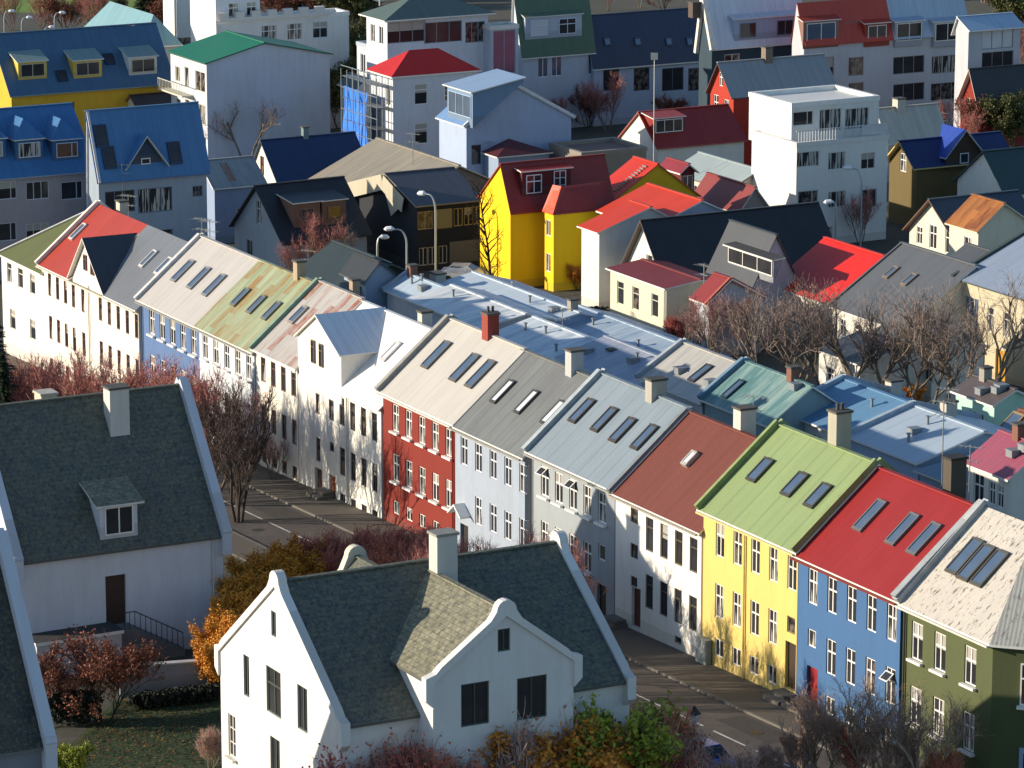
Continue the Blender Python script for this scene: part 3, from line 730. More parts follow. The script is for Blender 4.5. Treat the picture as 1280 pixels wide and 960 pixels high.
for px in ((1207,696),(1221,704),(1238,711)): H.skylight(px,'f',.75,1.9,fc='57544c')
cc=MB(); cc.beam((-.1,-.35,h-.05),(-.1,4.5,h+r+.25),.42,.42).beam((-.1,9.35,h-.05),(-.1,4.5,h+r+.25),.42,.42); cc.build('coping',plain('coping','a9adae',.7,0,.3),H.root)
mid=(W+c/2,c/2); out=(n8*.03,-n8*.03)
for zz,hh in ((h-2.0,2.0),(h-5.0,1.9)):
    if zz>h-3: put_window(H.root,(mid[0]+out[0],mid[1]+out[1],zz),R(45),1.6,2.0,'cs','e9e6df',3)
dm=MB(); dm.box(-.75,.75,-.08,0,-1.25,1.25).box(-.55,-.05,-.1,-.08,-.1,1.0,1).box(.05,.55,-.1,-.08,-.1,1.0,1); dd=dm.build('door',[plain('door_paint','8fa3bd',.5,0,.1),glass(0)],H.root,(mid[0]+out[0],mid[1]+out[1],1.9)); dd.rotation_euler=(0,0,R(45))
H.gutter('d8d4ca'); H.downpipe('f',.25,'2f3126')
# ---------------------------------------------------------------- front houses
SL=slate('4c5354','626558'); 
H=House('gabled_house','white house with curved gables and a dark slate roof in front of the street',N=(425,905),L=(275,822),Rt=(787,873),h=8.0,wall='dad8d4')
F2=H; H.roof('gy',peak=(345,714)); H.rr-=.55
def fw_(px,w,hh,st='2',fc='3f4a44'):
    u,z=H.onwall(px,'f'); H.windows('f',[u],z,w,hh,st,fc=fc,gk=0)
fw_((342,780),.5,1.15); fw_((308,845),.6,1.9); fw_((342,865),1.5,2.1,'c2'); fw_((378,886),1.0,2.0); fw_((290,920),.8,2.0,'gs','d8d4c8'); fw_((344,950),1.0,2.0)
H.make(SL,ov=.0,ove=.25,fascia='55554f')
W,D,h,r,f=H.W,H.D,H.h,H.rr,H.rf
def dutch(H,side,col='dad8d4'):
    """raised gable coping with shoulders and a rounded head"""
    W,D,h,r,f=H.W,H.D,H.h,H.rr,H.rf; m=MB()
    a='f' if side in'fb' else 'r'
    L=W if a=='f' else D; pk=f*L
    T=.42; off=-.12 if side in 'f' else (D-T+.12 if side=='b' else (W-T+.12 if side=='r' else -.12))
    hr=1.0 # radius of the head
    prof=[]
    def add(u,z): prof.append((u,z))
    sl1=r/pk; sl2=r/(L-pk)
    add(-.38,h-.9); add(-.38,h+.1); add(.1,h+.25)
    # left slope to the neck
    for t in (0,.5,1): 
        u=.35+(pk-.75-.35)*t; add(u,h+sl1*u+.26)
    for i in range(9):
        an=math.pi-math.pi*i/8; add(pk+.48*math.cos(an),h+r+.1+.48*math.sin(an))
    for t in (1,.5,0):
        v=.35+((L-pk)-.75-.35)*t; add(L-v,h+sl2*v+.26)
    add(L-.1,h+.25); add(L+.38,h+.1); add(L+.38,h-.9); add(L-.0,h-1.25); 
    inner=[(L-.02,h-.05),(pk,h+r-.05),(.02,h-.05),(0,h-1.25)]
    P=lambda u,z,t: (u,off+t,z) if a=='f' else (off+t,u,z)
    top=prof
    n=len(top)
    # strip between the inner gable line and the outer profile
    full=[(0.0,h-1.25)]+top+[]
    ins=[]
    for (u,z) in full:
        uu=min(max(u,0),L); zi=h+min(sl1*uu,sl2*(L-uu)); ins.append((uu,min(z-.01,zi-.12)))
    for i in range(len(full)-1):
        A,B2=full[i],full[i+1]; a2,b2=ins[i],ins[i+1]
        for t,fl in ((0,0),(T,1)):
            q=[P(*a2,t),P(*b2,t),P(*B2,t),P(*A,t)]; m.poly(q if not fl else q[::-1])
        m.poly([P(*A,0),P(*B2,0),P(*B2,T),P(*A,T)])
        m.poly([P(*b2,0),P(*a2,0),P(*a2,T),P(*b2,T)])
    o=m.build('gable_coping',wallmat(col,0,.3),H.root,H.loc((0,0,0))); o.rotation_euler=(0,0,H.rzl()); return o
dutch(H,'f'); dutch(H,'b')
# cross wing with its own curved gable
WH=9.75
Wg=House('wing','',N=(541,850),Rt=(717,815),L=(500,800),W=7.2,h=WH,parent=H,wall='dad8d4'); Wg.roof('gx',peak=(632,757)); Wg.rr-=.3
print('wing off',Wg.off,Wg.D,Wg.rf,Wg.rr,'F2',W,D,h,r)
def ww_(px,w,hh,st='2',fc='3f4a44'):
    u,z=Wg.onwall(px,'r'); Wg.windows('r',[u],z,w,hh,st,fc=fc,gk=0)
ww_((594,880),1.35,1.9); ww_((665,872),1.45,1.9); ww_((630,800),.6,1.0)
Wg.make(slate('7d7a66','9c967c'),ov=0,ove=.25,fascia='55554f')  # paler, warmer slate: sunlight put into the wing roof's colour
dutch(Wg,'r')
H.chimney((554,664),('x',H.W*f+1.1),.8,1.0,'dad8d4',cap='8f8d86',drop=2.6)
H.chimney((460,684),('x',H.W*.5-2.2),.9,.9,'c9c4b4') if False else None
# rounded gable of the far side wing peeping over the ridge
Wb=House('wing','',origin=H.world((-1.6,5.2,0)),W=6,D=4.6,h=8.6,parent=H,wall='cfc9b6'); Wb.roof('gx',r=2.3,f=.5); Wb.make(SL,ov=0,ove=.2,fascia='55554f'); dutch(Wb,'l','cfc9b6')

H=House('gabled_house','white house with a large dark slate roof and one tiled dormer at the left',N=(22,698),L=(-40,650),Rt=(278,673),W=10.4,h=6.2,wall='cfd0d4')
F1=H; H.roof('gy',r=6.8,f=.5)
u,z=H.onwall((145,750),'r'); H.hole('r',u,z,1.15,2.7)
dm=MB(); dm.box(-.57,.57,.0,.08,-1.35,1.35); o=dm.build('door',plain('door_paint','33241c',.5,0,.2),H.root,(H.W-.15,u,z)); o.rotation_euler=(0,0,math.pi/2)
H.make(SL,ov=0,ove=.25,fascia='55554f'); dutch_=dutch
def straight_coping(H,sides):
    for side in sides:
        W,D,h,r,f=H.W,H.D,H.h,H.rr,H.rf; y=-.1 if side=='f' else D+.1; c=MB(); s1=r/(f*W)
        for sg,x0 in ((1,0),(-1,W)):
            c.beam((x0-sg*.3,y,h-.3*s1+.25),(f*W,y,h+r+.3),.5,.55)
            c.box(x0-.45 if sg>0 else x0-.15,x0+.15 if sg>0 else x0+.45,y-.252,y+.252,h-1.2,h+.2)
        c.build('gable_coping',wallmat('c4c8d0',0,.3),H.root)
straight_coping(H,'fb')
H.chimney((145,482),('x',H.W*.5+1.1),.9,1.1,'dcdbd8',cap='55524c',drop=2.6)
d=H.dormer((149,672),'r',2.1,1.9,'shed',slate('7d7a66','9c967c'),'cfd0d4','2',ww=1.6,wh=1.5,ms=.35,ov=.3)  # dormer roof coloured paler, as if lit by the sun
H.chimney((57,489),('x',H.W*.5-2.5),1.0,.9,'d6cfbd',cap='bdb7a8')
H.downpipe('r',H.D-.6)
st=MB() # stair with railing down from the door
u,z=H.onwall((145,780),'r'); zf=z
for i in range(9): st.box(H.W,H.W+1.2,u+.7+i*.3,u+1.0+i*.3,-2.5,zf-.17*(i+1))
st.box(H.W,H.W+1.2,u-.8,u+.7,-2.5,zf)
st.build('steps',plain('concrete','6d6c6a',.9,0,.3),H.root)
rl=MB()
for i in range(12):
    yy=u+.0+i*.3; zz=zf-(max(0,i-2)*.17)
    rl.tube([(H.W+1.15,yy,zz-.1),(H.W+1.15,yy,zz+.9)],.02,5)
rl.tube([(H.W+1.15,u,zf+.9),(H.W+1.15,u+.6,zf+.9),(H.W+1.15,u+3.3,zf-.17*9+.9)],.03,6)
rl.build('railing',plain('iron','3c3c3c',.5,.5,.2),H.root)
# dark roofed house in the lower left corner
H=House('gabled_house','dark roofed house at the lower left corner with a grey gable edge',N=(-30,937),L=(-90,900),Rt=(56,918),W=9.5,h=9.4,wall='7d828c'); H.roof('gy',r=7.2,f=.5)
F0=H; H.make(slate('1c1d20','24262a'),ov=0,ove=.25,fascia='6b6b68'); straight_coping(H,'b')
# ---------------------------------------------------------------- rear wings and sheds behind the terrace
def HS(name,label,h,N=None,L=None,Rt=None,**k): return House(name,label,h=h,N=N,L=L,Rt=Rt,**k)
BW='c4c6c8'
def fromleft(name,label,L,Nx,h,D,**k):
    """front eave given by its far left corner L; its right end is where the picture x is Nx"""
    l=at(L[0],L[1],h); u,v=frame(k.get('th',TH0)); W=solve(l,u,Nx); g=G(l.x,l.y)
    return House(name,label,h=h,origin=(l.x,l.y,g),W=W,D=D,**k)
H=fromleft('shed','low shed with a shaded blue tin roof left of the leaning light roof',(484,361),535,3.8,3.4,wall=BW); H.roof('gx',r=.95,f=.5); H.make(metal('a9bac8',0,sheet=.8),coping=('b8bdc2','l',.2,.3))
H=fromleft('shed','low shed with a pale tin roof catching the sun behind the white house',(511,374),600,4.2,6.0,wall=BW); H.roof('gx',r=.6,f=.6); H.make(metal('dcdedd',0,sheet=.6,st=.5,second='9aa6b0'),fascia='dddad2'); H.antenna((540,352),None,1.5)
H=fromleft('shed','wide building with a flat blue roof beside the yellow house',(522,364),650,3.4,8,wall='9fb0c8'); H.roof('gx',r=.9,f=.6); H.make(metal('bcc8d0',0,sheet=.8),fascia='c9ccd2'); H.chimney((547,340),('y',2.0),1.1,.8,'c9c4b4',drop=.6)
H=fromleft('shed','shed with a pale blue roof behind the red chimney',(612,420),712,3.8,6,wall=BW); H.roof('gx',r=.9,f=.6); H.make(metal('cfd6da',0,sheet=.7,second='90a4b4'),fascia='d5d8dc')
H=fromleft('shed','shed with a streaked light roof behind the dark grey roof',(700,447),795,3.9,6,wall=BW); H.roof('gx',r=1.0,f=.6); H.make(metal('8d97a8',.0,sheet=.8,st=.4,second='a5a9b4'),fascia='e0ddd4')
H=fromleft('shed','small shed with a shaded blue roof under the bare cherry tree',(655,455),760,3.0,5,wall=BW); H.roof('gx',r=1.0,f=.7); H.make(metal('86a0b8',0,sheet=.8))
H=fromleft('shed','long shed with a blue grey roof in front of the cream house',(672,402),815,2.8,6,wall='8fa0b4'); H.roof('gx',r=.7,f=.6); H.make(metal('adbac4',0,sheet=.9,second='7a93aa'),fascia='dfe1e4')
H=fromleft('shed','brown timber hut among the shed roofs',(728,452),760,3.6,3.5,wall='4a2b24',clad=2.5); H.roof('gx',r=.3,f=.6); H.make(metal('8796b4',0,sheet=.8))
H=fromleft('house','rear house with a cream roof and one dark rooflight',(802,471),878,5.2,6.2,wall='b9bcc0'); H.roof('gx',r=1.85,f=.5); H.make(metal('b3b0a8',0,sheet=1.3,second='a09d98',streak=.25),coping=('a9b0b6','l',.3,.3)); H.skylight((876,467),'f',.6,1.4,fc='4b4a4c')
H=fromleft('house','rear house with a patchy teal green roof',(881,497),962,5.2,5.8,wall='8fa3a6'); H.roof('gx',r=1.95,f=.5); H.make(metal('587f7e',0,sheet=1.3,second='92a69e',streak=.4),coping=('6f8fa4','l',.3,.3)); H.skylight((917,487),'f',.5,1.4,fc='2d4450')
H=fromleft('shed','lean-to with a deep blue roof below the cream rear house',(838,500),905,3.6,5.5,wall='6a86b4'); H.roof('gx',r=1.6,f=.85); H.make(metal('6387ac',0,sheet=1.0))
H=fromleft('house','rear house with a steel blue roof nearest the light green roof',(982,514),1058,5.0,8.4,wall='d9d6cc'); H.roof('gx',r=1.5,f=.5); H.windows('f',[1.5,3.5],3.9,1.2,.7,'2'); H.make(metal('5f87a6',0,sheet=1.5,streak=.1),coping=('9fb0bd','l',.3,.35)); H.chimney((1117,474),('y',7.4),.7,.8,'d6d2c8',drop=2.0)
H=fromleft('house','rear house with a pale lavender blue roof and a mast in front',(1063,545),1148,4.8,9.0,wall='9fb0c4'); H.roof('gx',r=1.3,f=.5); H.make(metal('a5b4c0',0,sheet=1.5,streak=.1),coping=('9fb0bd','l',.3,.35)); H.chimney((1186,500),('y',6.2),.7,.8,'cfccc2',drop=2.0); H.antenna((1186,484),('y',6.2),1.6)
H=fromleft('house','rear house with a slate blue hipped roof next to the pink roofed house',(1150,590),1192,4.2,8.0,wall='8fa0b0'); H.roof('hx',r=1.2,f=.5); H.make(metal('64798c',0,sheet=1.2),fascia='c9c6b4')
H=fromleft('shed','long low lean-to with a dark green roof behind the green and red roofs',(1040,562),1180,3.0,4.5,wall='3a4a48'); H.roof('gx',r=.8,f=.8); H.make(metal('3f5a58',0,sheet=1.0))
H=HS('house','small white house with a pink maroon roof at the right edge',6.8,N=(1262,596),L=(1211,575),Rt=(1330,585),wall='ddd9cd'); H.roof('gx',r=1.4,f=.6); H.windows('f',[1.0],5.4,1.0,1.8,'c'); H.windows('f',[2.3,3.1],5.5,.6,1.3,'c'); H.make(metal('9a4f60',0,sheet=.9,st=.3))
H=HS('house','mint green house with a flat brown roof and a six pane window',5.0,N=(1243,505),L=(1195,486),Rt=(1292,500),wall='b4dcc8',clad=2.2); H.roof('gx',r=.7,f=.5); H.windows('f',[H.W*.55],3.3,1.5,1.6,'g'); H.make(metal('594f4d',0,sheet=1.0),fascia='e4e2da')
H=HS('house','brown roofed house with a rooflight beside the mint green house',3.6,N=(1300,572),L=(1241,540),Rt=(1370,560),wall='cfc9b4'); H.roof('gx',r=1.6,f=.5); H.make(metal('6e4433',.2,sheet=.9),fascia='d8d2bc'); H.skylight((1263,531),'f',1.0,1.6,fc='a58a60')
rv_=random.Random(12)
for hh_ in [h for h in HOUSES if h.root['category'] in('shed','house') and h.roofk=='gx' and not h.sub and h.root.get('group')!=ROWG and 'gabled' not in h.root.name]:
    for _ in range(rv_.choice((1,2,2,3))):
        x=rv_.uniform(.6,max(.7,hh_.W-.6)); yy=rv_.uniform(.25,.9)*hh_.rf*hh_.D; z=hh_.zr('f',yy)+.1
        m=MB()
        if rv_.random()<.5: m.tube([(0,0,-.1),(0,0,.45)],.09,8).tube([(0,0,.45),(0,0,.52)],.16,8)
        else: m.box(-.3,.3,-.35,.35,-.1,.28); m.box(-.34,.34,-.39,.39,.28,.33)
        o=m.build('roof_vent',plain('vent_metal','8e9498',.5,.3,.2),hh_.root,hh_.loc((x,yy,z)))
    if rv_.random()<.5: hh_.chimney(proj(hh_.world((rv_.uniform(.8,max(.9,hh_.W-.8)),hh_.rf*hh_.D,hh_.h+hh_.rr+.9))),None,.55,.6,rv_.choice(('c9c4b8','a9a49a','8a5a4a')),drop=.4)
# ---------------------------------------------------------------- middle distance, right half
H=HS('house','cream house with a flat maroon roof and three tall front windows',4.6,N=(833,361),L=(763,337),Rt=(903,351),wall='dcd6bb',clad=3.0); H.roof('gx',r=.35,f=.6); H.windows('f',[H.W*.16+.2,H.W*.46,H.W*.8],3.05,1.0,1.75,'t',fc='c9c9b4'); H.make(metal('7a2a26',0,sheet=.9,st=.25)); H.downpipe('f',H.W-.15); H.antenna((862,372),('y',2.0),3.2)
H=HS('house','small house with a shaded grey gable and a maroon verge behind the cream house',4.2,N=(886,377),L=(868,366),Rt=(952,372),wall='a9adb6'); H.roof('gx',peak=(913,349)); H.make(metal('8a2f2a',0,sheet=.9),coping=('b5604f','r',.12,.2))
H=HS('house','black roofed house with a white triangular gable',3.7,N=(832,345),L=(784,326),Rt=(1010,330),wall='e4dfd2',D=15); H.roof('gy',peak=(807,276)); H.windows('f',[H.W*.6],4.1,1.2,1.6,'t',fc='c9c6ba'); H.make(metal('1d2024',0,sheet=1.0,rough=.45),fascia='5a4d48',ov=.5)
B=H
H2=House('wing','',N=(938,361),L=(884,341),Rt=(998,332),h=4.0,parent=B,wall='b9bdc4'); H2.roof('gx',r=3.8,f=.5); print('C2 wing',H2.W,H2.D,H2.off)
H2.make(metal('30343a',0,sheet=.8,rough=.5),fascia='5a4d48')
d=H2.dormer((938,338),'f',6.4,1.35,'shed',metal('4a4744',0,sheet=.9),'8f949c','3',fc='eae6da',ww=6.2,wh=1.15,ms=.1,ov=.3)
H=HS('house','white house with an orange red roof between the yellow house and the black roof',6.2,N=(749,290),L=(727,283),Rt=(850,277),wall='dad7d0'); H.roof('gx',r=1.5,f=.62); H.make(metal('c73a1c',0,sheet=1.0,st=.15),fascia='dcd8cf')
B=H
H2=House('wing','',origin=B.world((-5.0,H.D*.62,0)),W=8.2,D=8.0,h=6.2,parent=B,wall='a9b2c4'); H2.roof('gx',r=1.7,f=.55); H2.make(metal('c73a1c',0,sheet=1.0,st=.15),fascia='e4e1da',ov=.2)
H=HS('house','house with a wine red roof behind the orange red roof',4.4,N=(925,262),L=(868,240),Rt=(960,258),wall='9a8a84'); H.roof('gx',r=1.7,f=.5); H.make(metal('84302a',0,sheet=.9))
H=HS('house','house with a pale grey green roof and a grey gable end with one window',4.4,N=(913,236),L=(841,195),Rt=(980,231),wall='cfc9ba'); H.roof('gx',peak=(948,213)); H.windows('f',[H.W*.42,H.W*.8],3.2,1.1,1.2,'2'); H.windows('r',[H.onwall((947,249),'r')[0]],2.6,2.2,1.7,'2',fc='a9a59c'); H.make(metal('9aa6a6',0,sheet=.9,st=.35,rough=.55),fascia='6a5a50')
H=HS('house','white house with a red roof and a flat dormer below the red gabled house',4.2,N=(822,183),L=(777,166),Rt=(930,181),wall='e4dfd2'); H.roof('gy',peak=(800,141)); H.make(metal('8e241c',0,sheet=.9,st=.2),fascia='a9584a'); H.dormer((836,167),'r',3.2,1.5,'shed',metal('a03a2e',0,sheet=.9),'8a2c24','3',ww=2.9,wh=1.2); H.antenna((905,150),None,3.0)
H=HS('shop','low building with a flat brown roof behind the yellow house',5.0,N=(727,192),L=(687,178),Rt=(808,186),wall='8c8478'); H.roof('flat'); H.make(groundmat('roofing_felt','8a6f66','7d635b','6f5a52',.5) if 'groundmat' in globals() else plain('roofing_felt','85695f',.9),fascia='8c8478')
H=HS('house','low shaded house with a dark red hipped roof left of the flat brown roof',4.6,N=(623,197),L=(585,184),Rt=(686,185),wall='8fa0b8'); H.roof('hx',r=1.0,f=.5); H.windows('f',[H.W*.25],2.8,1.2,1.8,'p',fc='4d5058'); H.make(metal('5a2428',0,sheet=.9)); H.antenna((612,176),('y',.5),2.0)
# yellow house
YW='f4c800'
H=HS('house','bright yellow house with a red mansard roof and a corner tower',6.7,N=(638,258),L=(600,240),Rt=(765,248),wall=YW,dirt=.15)
Y=H; H.roof('gy',peak=(627,206)); print('Y',H.W,H.D,H.rf,H.rr)
DR=metal('7e1c14',0,sheet=.6,st=.3); RR=metal('c4321c',0,sheet=.8,st=.2)  # one red roof, toned darker for shaded slopes and brighter for sunlit ones
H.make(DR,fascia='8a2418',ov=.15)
dm=H.dormer((683,243),'r',4.4,2.0,'shed',metal('b03026',0,sheet=.8),'5a1a18','p',ww=.01,wh=.01)
dwin(dm,-1.15,.95,1.4,1.5,'c','d6dbe6'); dwin(dm,1.2,.95,1.1,1.8,'g','d6dbe6')
T=House('tower','',N=(692,267),L=(681,263),Rt=(764,259),h=6.3,parent=Y,wall=YW,dirt=.15); print('tower',T.W,T.D,T.off)
T.roof('slab',r=.05)
T.windows('f',[T.W*.4],5.0,.8,1.3,'2'); T.windows('f',[T.W*.4],2.2,.8,1.5,'2'); T.walls()
q=MB(); e=.15; hh=T.h; q.slab([(-e,-e,hh),(T.W+e,-e,hh),(T.W*.6,1.0,hh+2.0),(-e,.8,hh+2.0)],.1); q.build('tower_roof',metal('e04a28',0,sheet=.8,st=.1),H.root,T.loc((0,0,0)))  # brighter red copy paints the sunlit left slope of the tower
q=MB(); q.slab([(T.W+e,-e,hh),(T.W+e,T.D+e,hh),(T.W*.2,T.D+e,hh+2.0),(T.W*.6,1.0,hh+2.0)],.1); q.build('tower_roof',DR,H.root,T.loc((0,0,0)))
C=House('wing','',N=(763,254),L=(735,235),Rt=(872,240),h=6.0,parent=Y,wall='d8aa14',dirt=.15); C.roof('gx',peak=(822,206)); print('C',C.W,C.D,C.off,C.rf,C.rr)  # wall yellow darkened to paint the shade on this gable
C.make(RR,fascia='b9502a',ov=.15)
lad=MB()
for i in range(14):
    t=i/13; y=C.rf*C.D*(.1+.75*t); z=C.h+C.rr*(.1+.75*t)+.15; lad.box(C.W-1.3,C.W-.7,y-.04,y+.04,z,z+.12)
lad.build('roof_ladder',plain('steel','9a9a98',.4,.5),H.root,C.loc((0,0,0)))
Y.antenna((822,180),('y',8.0),2.0) if False else None
V=House('wing','',N=(852,214),L=(828,203),Rt=(868,208),h=7.4,parent=Y,wall='5c1c1a',dirt=.2); V.roof('gx',r=.5,f=.5); V.windows('r',[V.D*.5],6.0,1.0,2.0,'2'); V.make(metal('8a2c34',0,sheet=.8))
# white modern block
H=HS('apartment_block','white cube shaped apartment block with a recessed top floor and balcony',8.9,N=(996,180),L=(940,172),Rt=(1110,172),wall='dcdad4',dirt=.2)
A=H; H.h=H.h-0; H.roof('flat'); print('A',H.W,H.D,H.o)
for py,dz in ((200,0),(250,0)):
    pass
for (x,y,wd,hh,st) in ((1010,199,2.2,1.3,'l'),(1046,201,1.7,1.5,'2'),(1085,201,1.4,1.4,'2'),(1010,247,2.0,1.2,'l'),(1046,249,1.7,1.4,'2'),(1086,248,1.6,1.6,'2')):
    u,z=H.onwall((x,y),'r'); H.windows('r',[u],z,wd,hh,st,fc='c9c7c0')
u,z=H.onwall((1012,300),'r'); H.windows('r',[u],z,1.4,2.2,'p',fc='4a2420'); u,z=H.onwall((1030,295),'r'); H.windows('r',[u],z,1.8,1.6,'2')
H.make(metal('cfcdc6',0,sheet=1.2),fascia='d6d4ce')
Pp=House('penthouse','',N=(989,176),L=(936,166),Rt=(1098,168),h=8.9,parent=A,wall='dcdad4'); Pp.h=8.9+3.1; Pp.base=8.0; Pp.roof('flat')
for (x,y,wd,hh,st) in ((1004,148,2.0,1.2,'l'),(1038,150,2.2,1.9,'2'),(1071,148,2.4,1.8,'2')):
    u,z=Pp.onwall((x,y),'r'); Pp.windows('r',[u],z,wd,hh,st,fc='c9c7c0')
Pp.make(metal('d9d7d0',0,sheet=1.2),fascia='e4e2dc')
bl=MB(); z0=9.0; x=A.W+.0
for i in range(22): bl.box(x-.1,x-.05,.2+i*.28,.25+i*.28,z0,z0+.9)
bl.box(x-.12,x-.03,0,A.D,z0+.9,z0+.98); bl.box(x-.1,x-.06,6.5,A.D,z0+.1,z0+.9); bl.build('balcony_railing',plain('rail','c9ccd0',.5,.1),A.root)
# grey and red roofs to the right
H=fromleft('house','house with a plain bright red roof behind the bare trees',(968,355),1037,3.8,9,wall='d0cdc4'); H.roof('gx',r=3.0,f=.5); H.make(metal('d3200f',0,sheet=1.0,st=.06,streak=.06))
H=fromleft('house','long white house with a big dark grey roof and two small rooflights',(1040,381),1128,3.8,12,wall='dcd8cc'); H.roof('gx',r=3.9,f=.5); H.windows('f',[1.5,3.5,6,8],2.4,.9,1.3,'c'); H.make(metal('5a5d60',0,sheet=2.2,st=.35,streak=.1),coping=('55585c','l',.1,.2)); H.skylight((1114,341),'f',.5,1.0,fc='8a7d6c'); H.skylight((1137,350),'f',.5,1.0,fc='8a7d6c')
H=fromleft('house','house with a dark grey roof and a white fronted gable beside the beige house',(1130,372),1192,3.6,11,wall='d5d2c8'); H.roof('gx',r=3.4,f=.5); H.windows('f',[2,4.5],2.0,1.2,1.5,'2'); H.make(metal('4e5256',0,sheet=2.2,st=.3,streak=.1)); H.dormer((1172,385),'f',3.0,1.7,'gable',metal('5a5d60',0,sheet=1),'e4e1d8','c',ww=1.4,wh=1.3,g=1.3,ov=.35)
H=HS('shed','low white building with a dark roof behind the bare trees',3.4,N=(1075,455),L=(1024,437),Rt=(1180,445),wall='ddd9cd'); H.roof('gx',r=.8,f=.5); H.windows('f',[1.5,3.2],1.8,1.0,1.3,'c'); H.make(metal('43484e',0,sheet=1.0),fascia='e0ddd4')
H=HS('house','low white house with small white windows between the bare trees',3.8,N=(1165,440),L=(1095,408),Rt=(1230,432),wall='dcd8cc'); H.roof('gx',r=1.4,f=.5); H.windows('f',[2,4,6.5],2.4,1.1,1.4,'c'); H.make(metal('6a6c6c',0,sheet=1.0),fascia='e0ddd4')
H=fromleft('house','beige house with a blue grey roof and an orange door at the right edge',(1196,346),1345,6.6,11,wall='c9bda0',clad=2.5); H.roof('gx',r=2.6,f=.55); H.windows('f',[1.9],4.5,1.7,2.0,'3',fc='c9c4b4',gk=2); H.windows('f',[4.3,6.2,8.3],4.3,.8,1.8,'t',fc='ddd8cc'); H.windows('f',[1.6,3.2],1.5,1.0,1.5,'t'); H.door('f',5.6,.0,1.2,2.4,'c08a1c'); H.make(metal('8794a6',0,sheet=1.4,st=.25),fascia='3d4a48',coping=('3d4a48','l',.2,.35))
H=HS('house','cream gabled house with white framed windows and a dark blue roof',4.4,N=(1200,303),L=(1137,280),Rt=(1300,296),wall='e0dac2',clad=2.5); H.roof('gy',peak=(1167,250)); H.windows('f',[H.W*.2],4.0,.8,1.4,'c'); H.windows('f',[H.W*.47,H.W*.78],4.2,1.0,1.9,'c'); H.make(metal('3a4450',0,sheet=1.0),fascia='6a4a3c',ov=.5)
H=HS('house','house with an orange rusty roof and a lit cream front',6.0,N=(1223,287),L=(1187,274),Rt=(1290,280),wall='d9d2ba'); H.roof('gx',r=1.8,f=.45); H.windows('f',[H.W*.65],4.6,1.1,1.2,'2'); H.make(metal('a86a2c',.6,'6f3a18',sheet=1.3,st=.4,second='8a5a30'),fascia='cfc6ae')
H=HS('house','house with a blank white gable and a dark teal roof at the right edge',4.4,N=(1256,240),L=(1197,235),Rt=(1420,228),wall='e4e0d4',by='rot'); H.roof('gy',peak=(1231,190)); H.make(metal('27403f',0,sheet=1.0),fascia='3c4a48')
H=HS('house','house with a deep blue roof and yellow trimmed gables',5.4,N=(1146,208),L=(1112,195),Rt=(1262,200),wall='6a5a34'); H.roof('gy',peak=(1129,177)); H.windows('f',[H.W*.5],5.4,1.0,1.6,'c'); H.make(metal('14285a',0,sheet=1.0),fascia='d9c078',ov=.5); H.dormer((1205,204),'r',3.6,.9,'gable',metal('1c3f9a',0,sheet=1),'4a3524','p',ww=.9,wh=.9,g=2.0,ov=.3)  # dormer roof in a brighter blue that paints sunlight on it
H=HS('house','house with a dark red mansard roof below the deep blue roof',2.8,N=(1144,232),L=(1119,221),Rt=(1222,226),wall='c9c3b6'); H.roof('gy',r=1.7,f=.35); H.windows('r',[H.D*.35],1.7,2.4,1.3,'3'); H.make(metal('8e2a22',0,sheet=1.0),fascia='b0483c')
H=HS('house','low house with an off-white roof and white chimney right of the white cube block',4.0,N=(1110,175),L=(1095,171),Rt=(1182,167),wall='b5b2a8'); H.roof('gy',r=2.6,f=.1); H.make(metal('b9b3a4',0,sheet=.9,second='a39f94')); H.chimney((1124,122),None,.9,.9,'d6d2c6'); H.antenna((1178,140),None,1.6)
H=HS('house','small red house with a black roof at the upper right edge',4.6,N=(1226,131),L=(1201,121),Rt=(1400,125),wall='8e2a1c',clad=2.5); H.roof('gy',peak=(1216,87)); H.windows('f',[H.W*.4,H.W*.75],4.2,.9,1.6,'c'); H.make(metal('22262a',0,sheet=1.0),fascia='d8cfc0',ov=.5)
# ---------------------------------------------------------------- middle distance, left half
H=HS('house','grey blue gabled house with a black roof and two brown boarded dormers',3.1,N=(356,302),L=(293,280),Rt=(425,287),by='L',wall='9aa6b2',D=7.6); H.roof('gy',peak=(323,233)); H.windows('f',[H.W*.5],4.8,1.0,2.0,'c',fc='b9c4cc'); H.windows('f',[H.W*.3],1.3,1.0,1.8,'2',fc='7f8a94'); H.make(metal('23262b',0,sheet=1.0),fascia='2c3036',ov=.4)
H.dormer((384,283),'r',2.4,2.0,'shed',metal('2f3338',0,sheet=1),'7c5c4c','p',fc='7d6450',ww=1.2,wh=1.0); H.dormer((418,280),'r',2.2,2.0,'shed',metal('2f3338',0,sheet=1),'7c5c4c','p',fc='7d6450',ww=1.2,wh=1.0)
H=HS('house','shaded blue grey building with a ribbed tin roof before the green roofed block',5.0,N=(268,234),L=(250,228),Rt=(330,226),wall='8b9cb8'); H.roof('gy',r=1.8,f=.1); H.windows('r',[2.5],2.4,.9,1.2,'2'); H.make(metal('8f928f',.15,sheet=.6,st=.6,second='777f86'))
H=HS('house','white gabled house with a midnight blue roof and a tin chimney',4.2,N=(349,229),L=(314,211),Rt=(462,216),wall='e0dccb'); H.roof('gy',peak=(328,176)); H.windows('f',[H.W*.4],5.2,.8,1.7,'2',fc='7a3a2a'); H.make(metal('1c3358',0,sheet=1.0),fascia='3a4658'); H.chimney((381,158),None,.5,.5,'6f8f92')
